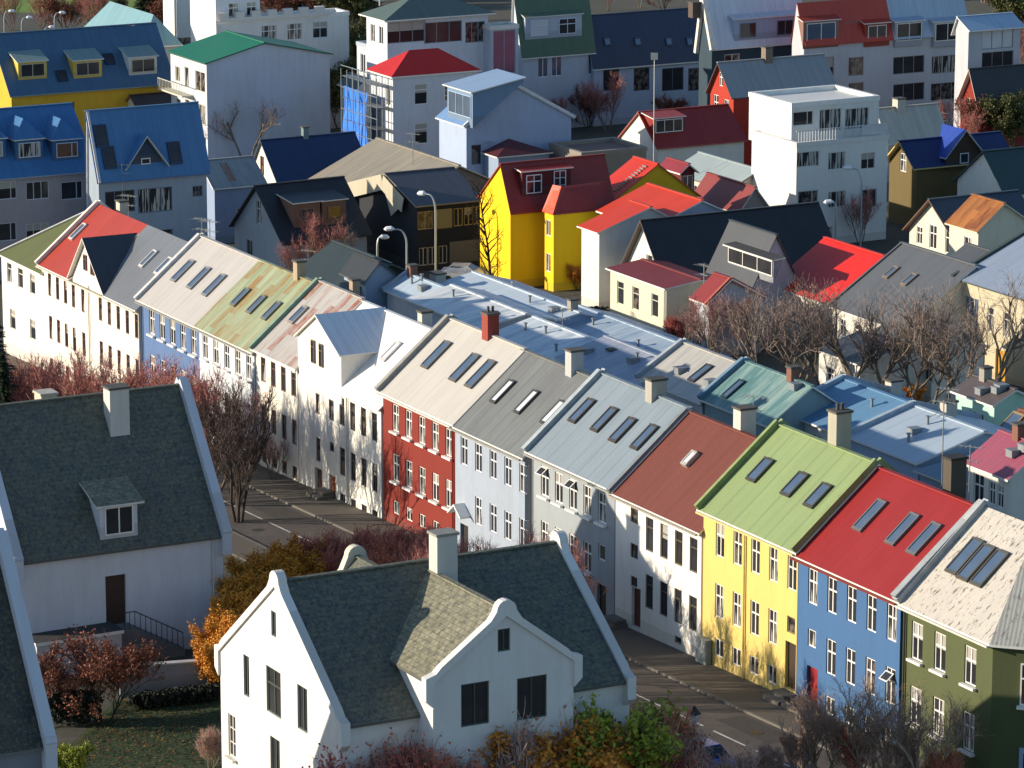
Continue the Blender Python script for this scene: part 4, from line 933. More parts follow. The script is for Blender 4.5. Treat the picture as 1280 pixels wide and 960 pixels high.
H=fromleft('hall','hall with a wide beige roof in front of the blue scaffolding net',(389,224),487,4.6,13,wall='7d7a70'); H.roof('gx',r=3.0,f=.5); H.make(metal('978e7c',0,sheet=1.6,st=.3,second='857d70',streak=.3),fascia='c9c3b2'); H.antenna((516,166),('y',5.0),3.0)
H=HS('house','black clad modern house with angular cream gable boards',5.5,N=(521,257),L=(441,245),Rt=(602,254),wall='23272d',dirt=.15); H.roof('gy',peak=(484,218)); print('D5',H.W,H.D,H.rf,H.rr)
H.windows('r',[H.D*.13],4.2,1.4,1.5,'2',fc='b9a46c'); H.windows('r',[H.D*.64,H.D*.80,H.D*.93],4.2,.85,1.5,'2',fc='b9a46c'); H.windows('r',[H.D*.1,H.D*.24,H.D*.4],1.2,.8,1.5,'2',fc='c9c4b4'); H.make(metal('4a4d54',0,sheet=1.2),fascia='8a8474')
tr=MB(); pkx,pkz=H.rf*H.W,H.h+H.rr
tr.beam((-.3,-.45,H.h-.7),(pkx,-.45,pkz-.6),.08,1.3).beam((pkx,-.46,pkz-.6),(H.W*.86,-.46,H.h-.2),.08,1.3); tr.poly([(-.3,-.47,H.h-.4),(-.1,-.47,H.h-2.2),(1.0,-.47,H.h-2.2),(1.0,-.47,H.h+.3)]).poly([(pkx+.4,-.47,pkz-1.2),(pkx+1.6,-.47,pkz-3.2),(H.W*.8,-.47,H.h-.6)])
tr.build('gable_board',wallmat('b9b09a'),H.root)
D_=H.D; pan=MB(); pan.box(H.W,H.W+.04,D_*.26,D_*.54,3.4,5.0); pan.box(H.W,H.W+.05,D_*.5,D_,.4,2.2,1); pan.build('cladding_panel',[wallmat('9a8a58',0,.2),wallmat('7a756c',0,.2)],H.root)
H=fromleft('house','low house with a black green roof left of the blue tin sheds',(372,338),440,3.8,7,wall='3c423c'); H.roof('gx',r=1.9,f=.45); H.make(metal('2f3a38',0,sheet=1.0,st=.5),fascia='4a5a54'); H.antenna((385,312),None,1.2)
H=HS('house','small blue grey gable with a black roof in front of the black clad house',4.6,N=(457,349),L=(430,338),Rt=(496,345),wall='9aaabe'); H.roof('gx',peak=(473,328)); H.make(metal('2a2d30',0,sheet=1.0),fascia='3a4a4a',ov=.3)
# ---------------------------------------------------------------- far left
H=HS('apartment_block','mauve grey apartment block with a blue roof and two hipped blue dormers',8.6,N=(-60,226),L=(-90,215),Rt=(117,214),wall='a39a9e'); H.roof('gy',r=4.6,f=.1); 
for py in (238,290):
    for px,wd in ((8,1.8),(47,2.0),(90,1.9)):
        u,z=H.onwall((px,py),'r'); H.windows('r',[u],z,wd,1.5,'3' if px==47 else 'l',fc='c9c9cc')
BR=metal('3d6f9e',0,sheet=.9,st=.3,rough=.45)
H.make(BR,fascia='8f9aa8')
for px in (37,84,-10): H.dormer((px,200),'r',2.4,1.7,'hip',BR,'3d6690','l',g=1.5,fc='c9ccd2',gk=3 if px==84 else 1)
H=HS('apartment_block','grey apartment block with a blue roof and a triangular window dormer',9.0,N=(123,218),L=(110,212),Rt=(258,208),wall='93a0ae'); H.roof('gy',r=4.8,f=.1)
for px,py,wd,hh in ((150,252,2.6,1.8),(194,250,3.0,2.0),(247,239,.9,.9),(195,300,3,1.6)):
    u,z=H.onwall((px,py),'r'); H.windows('r',[u],z,wd,hh,'3',fc='5a6a80')
H.make(BR,fascia='4a6a98',coping=('c9c9cc','f',.1,.2))
for px in ((126,170),(136,197),(218,191)): H.skylight(px,'r',.9,1.6,fc='2a3a55',gk=0)
H.dormer((182,204),'r',2.8,.35,'gable',metal('4576a4',0,sheet=1),'33475f','p',ww=.8,wh=.5,g=1.9,ov=.5); H.antenna((152,204),('x',H.W),4)
H=HS('house','small dark roofed house with a narrow cream gable between the blue and yellow houses',4.6,N=(176,140),L=(156,132),Rt=(300,134),wall='d8d0b0'); H.roof('gy',peak=(164,120)); H.make(metal('3a2f2c',0,sheet=1),fascia='a0603c')
H=HS('house','long yellow house with a slate blue roof and three flat dormers',7.0,N=(14,117),L=(-14,104),Rt=(216,106),wall='d8a92c'); H.roof('gy',r=5.2,f=.25); H.windows('r',[2.2,5.6],4.9,2.0,1.6,'2',fc='6a4a24')
H.make(metal('42637f',0,sheet=1.0),fascia='7f8f8a')
for px,wc in (((41,99),'d8b84c'),((110,97),'d8b84c'),((179,93),'d9d9d4')): H.dormer(px,'r',3.0,1.8,'shed',metal('7f9490',0,sheet=1),wc,'2',ww=2.5,wh=1.3,ms=.3,fc='b9b59a')
for px in ((77,95),(136,74)): H.skylight(px,'r',.9,1.0,fc='22384a',gk=0)
H.antenna((161,30),None,3.5)
H=HS('house','building with a pale blue hipped roof behind the long yellow house',9.0,N=(180,60),L=(108,54),Rt=(224,54),wall='a9b0b4'); H.roof('hx',r=3.0,f=.5); H.make(metal('6f97a0',0,sheet=1.2))
H=HS('public_building','white building with a battlemented parapet at the far left',9.0,N=(-20,55),L=(-40,51),Rt=(108,48),wall='e4e1da'); H.roof('flat'); H.make(metal('c9c7c0',0),fascia='e4e1da')
crenel(H,.3,H.D-.3,H.h,1.0,2.1,H.W-.42,H.W+.1,wallmat('e4e1da'))
MB().box(H.W-4,H.W-1,22,25,H.h-1,H.h+3.2).build('turret',wallmat('e4e1da'),H.root)
H=HS('apartment_block','white apartment block with a green roof and corner balconies',10.2,N=(258,79),L=(213,62),Rt=(412,69),wall='c6cad2'); H.roof('gx',peak=(330,54)); print('B2',H.W,H.D,H.rf,H.rr)
for z in (8.2,5.0,1.9): H.windows('f',[H.W*.2],z,1.2,1.5,'2',fc='d6cfb4'); H.windows('f',[H.W*.45],z,1.0,2.0,'p',fc='d6cfb4'); H.windows('f',[H.W*.82],z,2.3,2.0,'2',fc='e0dac4')
H.make(metal('0f6e50',0,sheet=1.0,st=.2),fascia='2a5a4a')
for z in (6.6,3.4,.5):
    b=MB(); b.box(-.5,H.W*.62,-1.2,-.0,z-.15,z)
    for i in range(16): b.box(-.5+i*.38,-.46+i*.38,-1.2,-1.16,z,z+1)
    b.box(-.5,H.W*.62,-1.22,-1.14,z+1,z+1.06); b.build('balcony',plain('balcony_paint','cfc9b4',.7),H.root)
# ---------------------------------------------------------------- far middle
H=HS('public_building','white building with an arcade of windows and a battlemented edge at the top left',12,N=(270,27),L=(255,20),Rt=(436,24),wall='dcdcd8'); H.roof('flat')
H.windows('r',[v for v in [3+2.9*i for i in range(12)] if H.D*.36<v<H.D-1.2],10.4,1.7,1.7,'c',fc='d6d8da'); H.make(metal('9aa4ac',0),fascia='e8e6e0')
crenel(H,.3,H.D-.3,H.h,.85,1.8,H.W-.2,H.W+.3,wallmat('e8e6e0'))
tb=House('tower','',origin=H.world((H.W-7,.2,0)),W=6.5,D=H.D*.33,h=14.5,parent=H,wall='e0e2e4'); tb.roof('flat'); tb.windows('r',[2,4],13,1.1,1.4,'c'); tb.make(metal('9aa4ac',0),fascia='e8e6e0')
ds=MB(); ds.tube([(0,0,0),(0,0,1.5)],.08,6); ds.tube([(.3,-.2,1.5),(.0,0,1.7)],[1.3,.2],16); ds.build('satellite_dish',plain('dish','dcdad4',.4),H.root,(H.W-3,20,H.h))
H=HS('apartment_block','white three storey block with a grey green hipped roof and a glazed stair bay',13.2,N=(484,26),L=(458,11),Rt=(610,26),wall='cdd2da'); H.roof('hy',r=1.8,f=.5)
for px,wd in ((508,4.2),(554,4.2),(594,2.2)):
    u,z=H.onwall((px,40),'r'); H.windows('r',[u],z,wd,2.1,'3',fc='8a949c')
H.windows('f',[H.W*.3,H.W*.7],11.6,1.0,1.8,'2'); H.make(metal('5b6a62',0,sheet=1.2),fascia='e0ded4',ov=.6,ove=.6,hipin=4)
B=H
q=House('terrace','',N=(471,60),L=(446,43),Rt=(616,60),h=9.6,parent=B,wall='bcc4ce'); q.roof('flat'); q.windows('f',[q.W*.3,q.W*.75],7.6,1.1,2,'2'); q.windows('f',[q.W*.3,q.W*.75],4.2,1.1,2,'2'); q.windows('r',[q.D*.6,q.D*.8],7.2,2.4,1.8,'3'); q.make(metal('8a949c',0),fascia='aab4c0')
q=House('stair_bay','',N=(613,34),L=(600,28),Rt=(648,33),h=12,parent=B,wall='b4bac4'); q.roof('flat'); q.windows('r',[q.D*.5],9.4,q.D*.8,4.4,'2',fc='9aa4b0',gk=2); q.make(metal('5b6a62',0),fascia='d6d4cc')
H=HS('house','white house with a dark green mansard roof and a wide white dormer',8.6,N=(653,61),L=(640,55),Rt=(741,60),wall='b9c2ce'); H.roof('gy',r=6.0,f=.25); H.windows('r',[2.4,4.0],6.6,1.2,2.2,'2',gk=2); H.windows('r',[9],6.6,2.6,2.4,'2',gk=2); H.make(metal('46624a',0,sheet=1.2)); dm=H.dormer((692,47),'r',6.6,2.3,'shed',metal('5d705c',0,sheet=1.2),'b4bcc8','p',ww=.01,wh=.01,ms=.3)  # dormer roof green lightened to paint the sunlit upper part
dwin(dm,-1.7,1.1,2.0,1.6,'c','d6dbe6',4); dwin(dm,1.6,1.1,2.0,1.6,'c','d6dbe6')
H=HS('house','pale blue house with a long navy roof and four tall windows',6.6,N=(742,79),L=(728,72),Rt=(888,77),wall='a9b8cc'); H.roof('gy',r=4.6,f=.2)
for px in (764,802,841,870): 
    u,z=H.onwall((px,99),'r'); H.windows('r',[u],z,2.6 if px==841 else 1.9,2.4,'2' if px==841 else 'p',fc='55657a')
H.make(metal('1a2e4c',0,sheet=1.2)); 
for px in ((759,52),(797,52),(836,52),(862,52)): H.skylight(px,'r',.6,.6,fc='3a4a5c')
H=HS('house','teal walled house with a white blue roof and a long white dormer',9.6,N=(890,53),L=(874,45),Rt=(1007,51),wall='2f4450'); H.roof('gy',r=4.4,f=.35); H.windows('r',[2.4],7.6,1.8,1.3,'2'); H.make(metal('c4cdd6',0,sheet=.9,st=.3),coping=('e4e0d4','f',.2,.6)); dm=H.dormer((960,48),'r',8.0,2.2,'shed',metal('c4c8d0',0,sheet=1),'9fb0c8','p',ww=.01,wh=.01,ms=.3); H.chimney((868,2),('x',H.W*.2),.9,.9,'5a4a44')
dwin(dm,-2.4,1.0,1.9,1.5,'2','6a7a90'); dwin(dm,2.0,1.0,1.9,1.5,'2','6a7a90')
H=HS('apartment_block','long white apartment block with a red and a grey roof at the upper right',9.4,N=(1005,57),L=(990,50),Rt=(1212,55),wall='bdbfc4'); H.roof('gy',r=4.0,f=.35); L_=H
for px,py,wd,hh,st in ((1070,83,1.8,1.9,'2'),(1136,81,3.8,1.8,'3'),(1184,80,3.8,1.8,'3'),(1070,115,1.8,1.9,'2'),(1136,115,3.8,1.8,'3'),(1183,114,3.8,1.8,'3'),(1035,86,1.4,2.4,'p')):
    u,z=H.onwall((px,py),'r'); H.windows('r',[u],z,wd,hh,st,fc='9a8f86')
H.roofk='gy'; D0=H.D
H.walls(); cut=H.D*.53
for nm,y0,y1,mt in (('roof',0,cut,metal('b03a24',0,sheet=1,st=.15)),('roof',cut,H.D,metal('9db0c0',0,sheet=1))):
    q=MB(); xr=H.rf*H.W; zt=H.h+H.rr+.1
    q.slab([(H.W+.3,y0,H.h),(H.W+.3,y1,H.h),(xr,y1,zt),(xr,y0,zt)],.12); q.slab([(-.3,y1,H.h),(-.3,y0,H.h),(xr,y0,zt),(xr,y1,zt)],.12); q.build(nm,mt,H.root)
H.dormer((1026,55),'r',4.2,2.4,'shed',metal('a83a2a',0,sheet=1),'8d6a60','2',ww=3.4,wh=1.9,ms=.3,gk=2); H.dormer((1096,53),'r',3.0,2.0,'shed',metal('b03a24',0,sheet=1),'9d3a2a','2',ww=2.2,wh=1.5,ms=.3); H.skylight((1066,36),'r',1.6,1.2,fc='7a5a50')
for px in (1136,1184): H.dormer((px,53),'r',3.4,2.2,'shed',metal('9aa8ba',0,sheet=1),'a9aeb8','2',ww=3.0,wh=1.8,ms=.3)
q=House('end_block','',N=(1211,36),L=(1195,28),Rt=(1276,29),h=11.2,parent=L_,wall='bdbfc4'); q.roof('gy',r=.9,f=.2)
for py in (47,78): 
    u,z=q.onwall((1247,py),'r'); q.windows('r',[u],z,3.8,2.2,'3',fc='8a857c',gk=4 if py==47 else 0)
q.make(metal('9fb4c8',0,sheet=1),fascia='e4e2dc',ove=.5)
H=HS('house','red walled house with a grey tin roof in front of the white blue roof',7.6,N=(917,119),L=(888,104),Rt=(1042,114),wall='b03420',clad=2.2); H.roof('gy',peak=(901,79)); print('B11',H.W,H.D,H.rf,H.rr)
H.windows('f',[H.W*.25],6.2,.9,2.0,'c'); H.windows('f',[H.W*.7],6.0,.9,2.0,'c'); H.windows('f',[H.W*.45],8.8,.7,1.3,'c'); H.make(metal('8e9294',0,sheet=.8,st=.35),fascia='5a4a44',ov=.4); H.chimney((959,58),None,.8,.8,'8a7a6a')
H=HS('house','white house with a small red hipped roof wrapped in blue netting',9.4,N=(491,97),L=(462,84),Rt=(597,89),wall='c9ccd2'); H.roof('hy',r=2.0,f=.5); H.windows('f',[H.W*.8],7.4,.9,1.6,'2'); H.windows('r',[H.D*.33],7.6,1.4,2.0,'t'); H.windows('r',[H.D*.33],3.8,1.4,2.0,'t'); H.windows('r',[H.D*.68,H.D*.84],7.5,1.3,1.6,'g')
H.make(metal('c01f14',0,sheet=.9,st=.1),fascia='e0ded4',hipin=3.0)
NET=NT('debris_netting'); NET.l(NET.mix(NET.noise(NET.coord((.5,.5,.5)),1,4),hexc('0f62c8'),hexc('2f8af0')),NET.b.inputs['Base Color']); NET.b.inputs['Roughness'].default_value=.7
nm=MB(); y=-1.5; hh=H.h-1.2
rnd=random.Random(4)
xs=[-2.8+i*(H.W*.5+2.8)/10 for i in range(11)]; zs=[-.5+i*(hh)/8 for i in range(9)]
off={}
for i in range(11):
    for j in range(9): off[i,j]=rnd.uniform(-.16,.16)
for i in range(10):
    for j in range(8): nm.poly([(xs[i],y+off[i,j],zs[j]),(xs[i+1],y+off[i+1,j],zs[j]),(xs[i+1],y+off[i+1,j+1],zs[j+1]),(xs[i],y+off[i,j+1],zs[j+1])])
sc=bpy.data.objects.new('scaffolding',None); COL.objects.link(sc); sc.location=H.root.location; sc.rotation_euler=H.root.rotation_euler
tag(sc,'scaffolding with bright blue netting against the white house with the small red roof','scaffolding')
nm.build('netting',NET.m,sc)
pp=MB()
for i in range(7):
    x=-2.8+i*(H.W+2.8)/6; pp.tube([(x,-1.7,-.5),(x,-1.7,H.h)],.05,5); pp.tube([(x,-.5,-.5),(x,-.5,H.h)],.05,5)
for j in range(5):
    z=.3+j*2.1; pp.tube([(-2.8,-1.7,z+1),(H.W,-1.7,z+1)],.05,5); pp.box(-2.8,H.W,-1.65,-.5,z-.05,z)
pp.build('scaffold_frame',plain('scaffold_steel','7f868c',.4,.5),sc)
H=HS('house','low white wing with a plain sunlit wall left of the blue netting',7.0,N=(447,110),L=(426,97),Rt=(470,108),wall='dcd9cf'); H.roof('gx',r=.8,f=.5); H.windows('f',[H.W*.75],5.2,1,1.6,'2'); H.windows('f',[H.W*.75],2.0,1,1.6,'2'); H.make(metal('4a5a5c',0))
H=HS('house','blue grey gabled house with a glazed shed dormer behind the beige hall',7.4,N=(583,156),L=(549,136),Rt=(714,140),wall='a3b2cc'); H.roof('gx',peak=(640,104)); print('B18',H.W,H.D,H.rf,H.rr)
H.windows('r',[H.D*.0+1.0],4.6,1.0,1.8,'p',fc='5a6a80'); H.make(metal('6f8fb8',0,sheet=1.0),fascia='d6d9de',coping=('d6d9de','r',.12,.25))
d=H.dormer((575,150),'f',5.0,2.9,'shed',metal('8fa8c4',0,sheet=1),'6f8aa8','3',ww=4.4,wh=2.0,ms=-.02+.2,fc='9fb4c8',gk=2,ov=.35)
H=HS('shed','small glasshouse roof with pink white stripes beside the green mansard',3.6,N=(642,90),L=(622,80),Rt=(700,84),wall='9a8a88'); H.roof('hx',r=1.6,f=.5); H.windows('r',[3],2.2,2,1.4,'3'); H.make(metal('b98a88',0,sheet=1.6,st=.7,second='cfc4c4'))

for lab,px in (('shed with a pale blue roof behind the red chimney',(703,385)),('wide building with a flat blue roof beside the yellow house',(640,352)),('cream house with a flat maroon roof and three tall front windows',(880,330)),('white house with a midnight blue roof and a tin chimney',(420,150)),('apartment block with a red and a grey roof',(1137,96))):
    for h in HOUSES:
        if lab in str(h.root.get('label')) and not h.sub: h.antenna(px,None,2.4,rz=px[0]*.1)
# ---------------------------------------------------------------- ground, street
def sheet(name,pts,mat,dz,holes=None):
    m=MB(); m.poly([(p[0],p[1],G(p[0],p[1])+dz) for p in pts],0,[(p[0],p[1]) for p in pts]); return struct(m.build(name,mat))
def rquad(s0,s1,d0,d1): return [RP(s0,d0),RP(s1,d0),RP(s1,d1),RP(s0,d1)][::-1]
def groundmat(name,c1,c2,c3,sc=.12,rough=.95):
    N=NT(name); a=N.noise(N.coord((1,1,1)),sc,5,.65); b=N.noise(N.coord((1,1,1)),1.7,4,.7)
    x=N.mix(N.ramp(a,[(.4,0.),(.62,1.)]),hexc(c1),hexc(c2)); x=N.mix(N.ramp(b,[(.45,0.),(.7,.8)]),x,hexc(c3))
    N.l(x,N.b.inputs['Base Color']); N.b.inputs['Roughness'].default_value=rough; N.bump(b,.4,.05); return N.m
sheet('ground',[(-900,-50),(900,-50),(900,1500),(-900,1500)],groundmat('yard_soil','4a443a','3d4030','5a5348'),0)
asph=groundmat('asphalt','4d4743','57504a','453f3c',.25,.85)
N_=NT('pavement_slabs'); bq=N_.n('ShaderNodeTexBrick'); bq.inputs['Scale'].default_value=1.6; bq.inputs['Color1'].default_value=(*hexc('5f584e'),1); bq.inputs['Color2'].default_value=(*hexc('5a5349'),1); bq.inputs['Mortar'].default_value=(*hexc('4d4840'),1); bq.inputs['Mortar Size'].default_value=.015
N_.l(N_.coord(),bq.inputs['Vector']); N_.l(N_.mix(N_.math('MULTIPLY',N_.noise(N_.coord(),.4,4),.6),bq.outputs['Color'],hexc('574f45')),N_.b.inputs['Base Color']); N_.b.inputs['Roughness'].default_value=.9; pave=N_.m
sheet('road',rquad(-140,60,2.9,9.1),asph,.008)
def raised(name,s0,s1,d0,d1,mat,hh):
    m=MB(); q=rquad(s0,s1,d0,d1); m.slab([(p.x,p.y,p.z+hh) for p in q],hh+.05); return struct(m.build(name,mat))
raised('pavement',-140,60,-.3,2.88,pave,.12); raised('pavement',-140,60,9.12,11.3,pave,.12)
raised('kerb',-140,60,2.885,3.05,plain('kerb_stone','68635b',.8,0,.3),.13); raised('kerb',-140,60,8.95,9.115,plain('kerb_stone','68635b',.8,0,.3),.13)
m=MB(); s=-101.4
while s<50:
    q=rquad(s,s+3.0,5.94,6.06); m.poly([(p.x,p.y,p.z+.012) for p in q]); s+=4.0
struct(m.build('road_markings',plain('road_paint','cfccc4',.7,0,.5,1.2)))
def patch(name,pxs,mat,dz=.006):
    return sheet(name,[at(*p) for p in pxs],mat,dz)
LAWN=groundmat('lawn_grass','22340f','2f4218','3f4022',.8)
patch('lawn',[(60,960),(150,870),(268,862),(420,1010),(40,1010)],LAWN,.012)

# manhole covers, asphalt repairs, a path and fallen leaves in the garden
def disc(name,s_,d_,r,mat):
    m=MB(); c=RP(s_,d_); m.poly([(c.x+r*math.cos(6.283*i/20),c.y+r*math.sin(6.283*i/20),G(c.x+r*math.cos(6.283*i/20),c.y+r*math.sin(6.283*i/20))+.018) for i in range(20)]); return struct(m.build(name,mat))
for s_,d_ in ((-40,7.4),(-1,4.6),(7,7.6),(12,4.4)): disc('manhole_cover',s_,d_,.36,plain('cast_iron','2c2b2a',.5,.5,.3))
for s0,s1,d0,d1 in ((-46,-41,3.4,5.2),(1,6.5,6.6,8.2),(9,14,3.3,4.9),(-4,-1.5,4.0,5.6)):
    sheet('road_patch',rquad(s0,s1,d0,d1),groundmat('asphalt_patch','3c3835','423d39','35312e',.6,.85),.010)
def scatter(name,pxs,n,cols,sz,h0):
    r=random.Random(5); m=MB(); P4=[at(*p) for p in pxs]
    for i in range(n):
        u,v=r.random(),r.random(); p=P4[0].lerp(P4[1],u).lerp(P4[3].lerp(P4[2],u),v); a=r.uniform(0,6.28); q=Vector((math.cos(a),math.sin(a),r.uniform(-.3,.5)))*sz; t=Vector((-math.sin(a),math.cos(a),0))*sz*.6
        p.z=G(p.x,p.y)+h0+r.random()*.03; k=len(m.v); m.v+=[p-q,p+t,p+q,p-t]; m.f.append((k,k+1,k+2,k+3)); m.mi.append(r.randrange(len(cols))); m.uv+=[(0,0)]*4
    o=m.build(name,[plain('leaf_'+c,c,.8,0,.3) for c in cols]); o['kind']='stuff'; return o
scatter('fallen_leaves',[(70,950),(160,868),(270,866),(330,990)],1600,['8a4a22','a8702c','5a3a20'],.07,.03)
scatter('grass_tufts',[(70,955),(160,868),(270,866),(330,990)],5000,['22380f','2c4416','35481f'],.07,.03)
# ---------------------------------------------------------------- trees and shrubs
def barkmat(hx): return plain('bark_'+hx,hx,.9,0,.3,3)
def branchy(seed,h,stems=1,spread=.5,up=.55,n1=9,n2=6,n3=6,n4=4,bare=.25,twl=.55,leaf=0,leafsz=.09,droop=0,rad=.12,narrow=False,tw=.016):
    r=random.Random(seed); T=MB(); K=MB(); Lf=MB()
    def rv(s): return Vector((r.gauss(0,s),r.gauss(0,s),r.gauss(0,s)))
    def ribbon(p,q,w,M=K):
        d=q-p; x=d.cross(Vector((r.uniform(-1,1),r.uniform(-1,1),r.uniform(-1,1)))); 
        if x.length<1e-5: return
        x.normalize(); b=len(M.v); M.v+=[p-x*w,p+x*w,q+x*w*.35,q-x*w*.35]; M.f.append((b,b+1,b+2,b+3)); M.mi.append(0); M.uv+=[(0,0)]*4
    def leaves(p):
        if leaf and r.random()<leaf:
            a=rv(1).normalized()*leafsz; c=rv(1).normalized()*leafsz; b=len(Lf.v); Lf.v+=[p-a,p+c,p+a,p-c]; Lf.f.append((b,b+1,b+2,b+3)); Lf.mi.append(0); Lf.uv+=[(0,0)]*4
    def grow(p,d,L,rd,lv):
        if lv>=3:
            q=p; dd=d.copy()
            for i in range(2):
                dd=(dd+rv(.16)+Vector((0,0,.10))).normalized(); q2=q+dd*L/2; ribbon(q,q2,tw*(1.4 if lv==3 else .9)*(1 if i==0 else .7)); 
                if lv==3:
                    for k in range(n4//2):
                        t=r.random(); grow(q.lerp(q2,t),(dd+rv(.55)).normalized(),L*r.uniform(.45,.8),rd,4)
                leaves(q2+rv(.05)); q=q2
            return
        n=5; pts=[p]; dd=d.copy(); seg=L/(n-1)
        for i in range(n-1):
            dd=(dd+rv(.10 if lv==0 else .17)+Vector((0,0,up*.25 if lv else 0))).normalized(); pts.append(pts[-1]+dd*seg)
        rs=[rd*(1-.75*i/(n-1)) for i in range(n)]
        T.tube(pts,rs,6 if lv==0 else (4 if lv==1 else 3),cap=False)
        cnt=(n1,n2,n3)[lv]
        for i in range(cnt):
            t=(bare+(1-bare)*(i+r.random())/cnt) if lv==0 else .25+.75*(i+r.random())/cnt
            t=min(t,.999); k=int(t*(n-1)); pp=pts[k].lerp(pts[k+1],t*(n-1)-k); ax=(pts[k+1]-pts[k]).normalized()
            o=ax.orthogonal().normalized(); o.rotate(Matrix.Rotation(r.uniform(0,6.283),3,ax))
            sp_=spread*r.uniform(.7,1.3)
            nd=(ax*(1-sp_*.55)+o*sp_*1.1+Vector((0,0,up*.35))).normalized()
            if lv==0: l2=h*(.42 if not narrow else .16)*(1.15-.65*t)*r.uniform(.8,1.2)*(spread/.5)**.3
            elif lv==1: l2=L*.5*r.uniform(.6,1.1)
            else: l2=twl*r.uniform(.6,1.2)
            grow(pp,nd,l2,rd*(.5 if lv==0 else .45),lv+1)
    for s in range(stems):
        a=6.283*s/stems+r.random(); off=Vector((math.cos(a),math.sin(a),0))*(.25 if stems>1 else 0)
        d=Vector((math.cos(a)*spread*.8,math.sin(a)*spread*.8,1)).normalized() if stems>1 else Vector((r.gauss(0,.05),r.gauss(0,.05),1)).normalized()
        grow(off-d*.3,d,h*(.78 if stems==1 else .68)*r.uniform(.85,1.1),rad,0)
    ms=max([v.z for v in K.v]+[.1]); f=h/ms
    for M in (T,K,Lf): M.v=[v*f for v in M.v]
    return T,K,Lf
_tp={}
def proto(key,bark,twig,leafc=None,**k):
    if key in _tp: return _tp[key]
    T,K,Lf=branchy(**k); 
    if leafc:
        b=len(K.v); K.v+=Lf.v; K.f+=[tuple(i+b for i in f) for f in Lf.f]; K.mi+=[1]*len(Lf.f); K.uv+=Lf.uv
    tm=T.mesh('trunk',[barkmat(bark)]); km=K.mesh('crown',[plain('twigs_'+twig,twig,.85,0,.35,.7)]+([plain('leaves_'+leafc,leafc,.7,0,.4,1.5)] if leafc else []))
    _tp[key]=(tm,km,k['h']); return _tp[key]
def place(key,xy,h,label,cat='tree',group=None,name='bare_tree'):
    tm,km,h0=_tp[key]; s_=h/h0
    e=bpy.data.objects.new(name,None); COL.objects.link(e); e.location=(xy[0],xy[1],G(xy[0],xy[1])); e.scale=(s_,s_,s_*1.0); e.rotation_euler=(0,0,random.uniform(0,6.28)); tag(e,label,cat,group)
    link('trunk',tm,e); link('crown',km,e); return e
def ptop(px,py,h): return at(px,py,h)
P3={}
for i in range(3):
    proto('red%d'%i,'7a665a','b87a6e',None,seed=11+i,h=8,stems=4,spread=.42,up=.7,n1=8,n2=5,n3=6,n4=2,bare=.2,twl=.8,rad=.09)
    proto('gray%d'%i,'7c7062','9a8478',None,seed=31+i,h=7,stems=2,spread=.58,up=.6,n1=7,n2=5,n3=6,n4=3,bare=.42,twl=.8,rad=.13,tw=.009)
proto('fan','3e3630','4f3f3a',None,seed=51,h=9,stems=5,spread=.38,up=.9,n1=8,n2=6,n3=6,n4=2,bare=.1,twl=.9,rad=.10)
proto('larch','3a2c1c','4a3418',None,seed=61,h=9,stems=1,spread=.6,up=.4,n1=30,n2=3,n3=3,n4=2,bare=.08,twl=.3,rad=.09,narrow=True,tw=.008)
proto('shr_red','9a7468','b8786c','bc5448',seed=71,h=4,stems=7,spread=.35,up=.8,n1=7,n2=5,n3=6,n4=4,bare=.1,twl=.5,leaf=.35,leafsz=.045,rad=.035,tw=.013)
proto('shr_red2','9a7868','c8806c','d87438',seed=72,h=4,stems=7,spread=.4,up=.8,n1=7,n2=5,n3=6,n4=4,bare=.1,twl=.5,leaf=.25,leafsz=.04,rad=.035,tw=.013)
proto('shr_brown','a89480','c4a898','b8705a',seed=73,h=4,stems=7,spread=.38,up=.8,n1=7,n2=5,n3=6,n4=4,bare=.1,twl=.5,leaf=.15,leafsz=.04,rad=.035,tw=.012)
proto('golden','6a5030','b08038','e8a030',seed=78,h=4,stems=8,spread=.42,up=.7,n1=7,n2=6,n3=6,n4=4,bare=.02,twl=.45,leaf=1.0,leafsz=.055,rad=.035)
proto('shr_orange','6a5030','b08048','e09028',seed=74,h=4,stems=7,spread=.4,up=.7,n1=7,n2=5,n3=6,n4=4,bare=.1,twl=.45,leaf=.9,leafsz=.06,rad=.035)
proto('shr_green','4a4028','7c7c44','98a030',seed=75,h=4,stems=7,spread=.4,up=.7,n1=7,n2=6,n3=6,n4=4,bare=.05,twl=.45,leaf=1.0,leafsz=.07,rad=.035)
proto('leafy','4a4028','5a4a34','5a5f2c',seed=76,h=6,stems=5,spread=.5,up=.5,n1=7,n2=6,n3=6,n4=4,bare=.15,twl=.6,leaf=.9,leafsz=.09,rad=.06)
proto('brownleaf','3f3428','6a4638','8a4a30',seed=77,h=6,stems=4,spread=.5,up=.5,n1=7,n2=6,n3=6,n4=4,bare=.15,twl=.6,leaf=.5,leafsz=.07,rad=.06)
proto('street','a08a74','b0907c',None,seed=91,h=5,stems=3,spread=.62,up=.5,n1=8,n2=6,n3=6,n4=4,bare=.3,twl=.6,rad=.10,tw=.009)
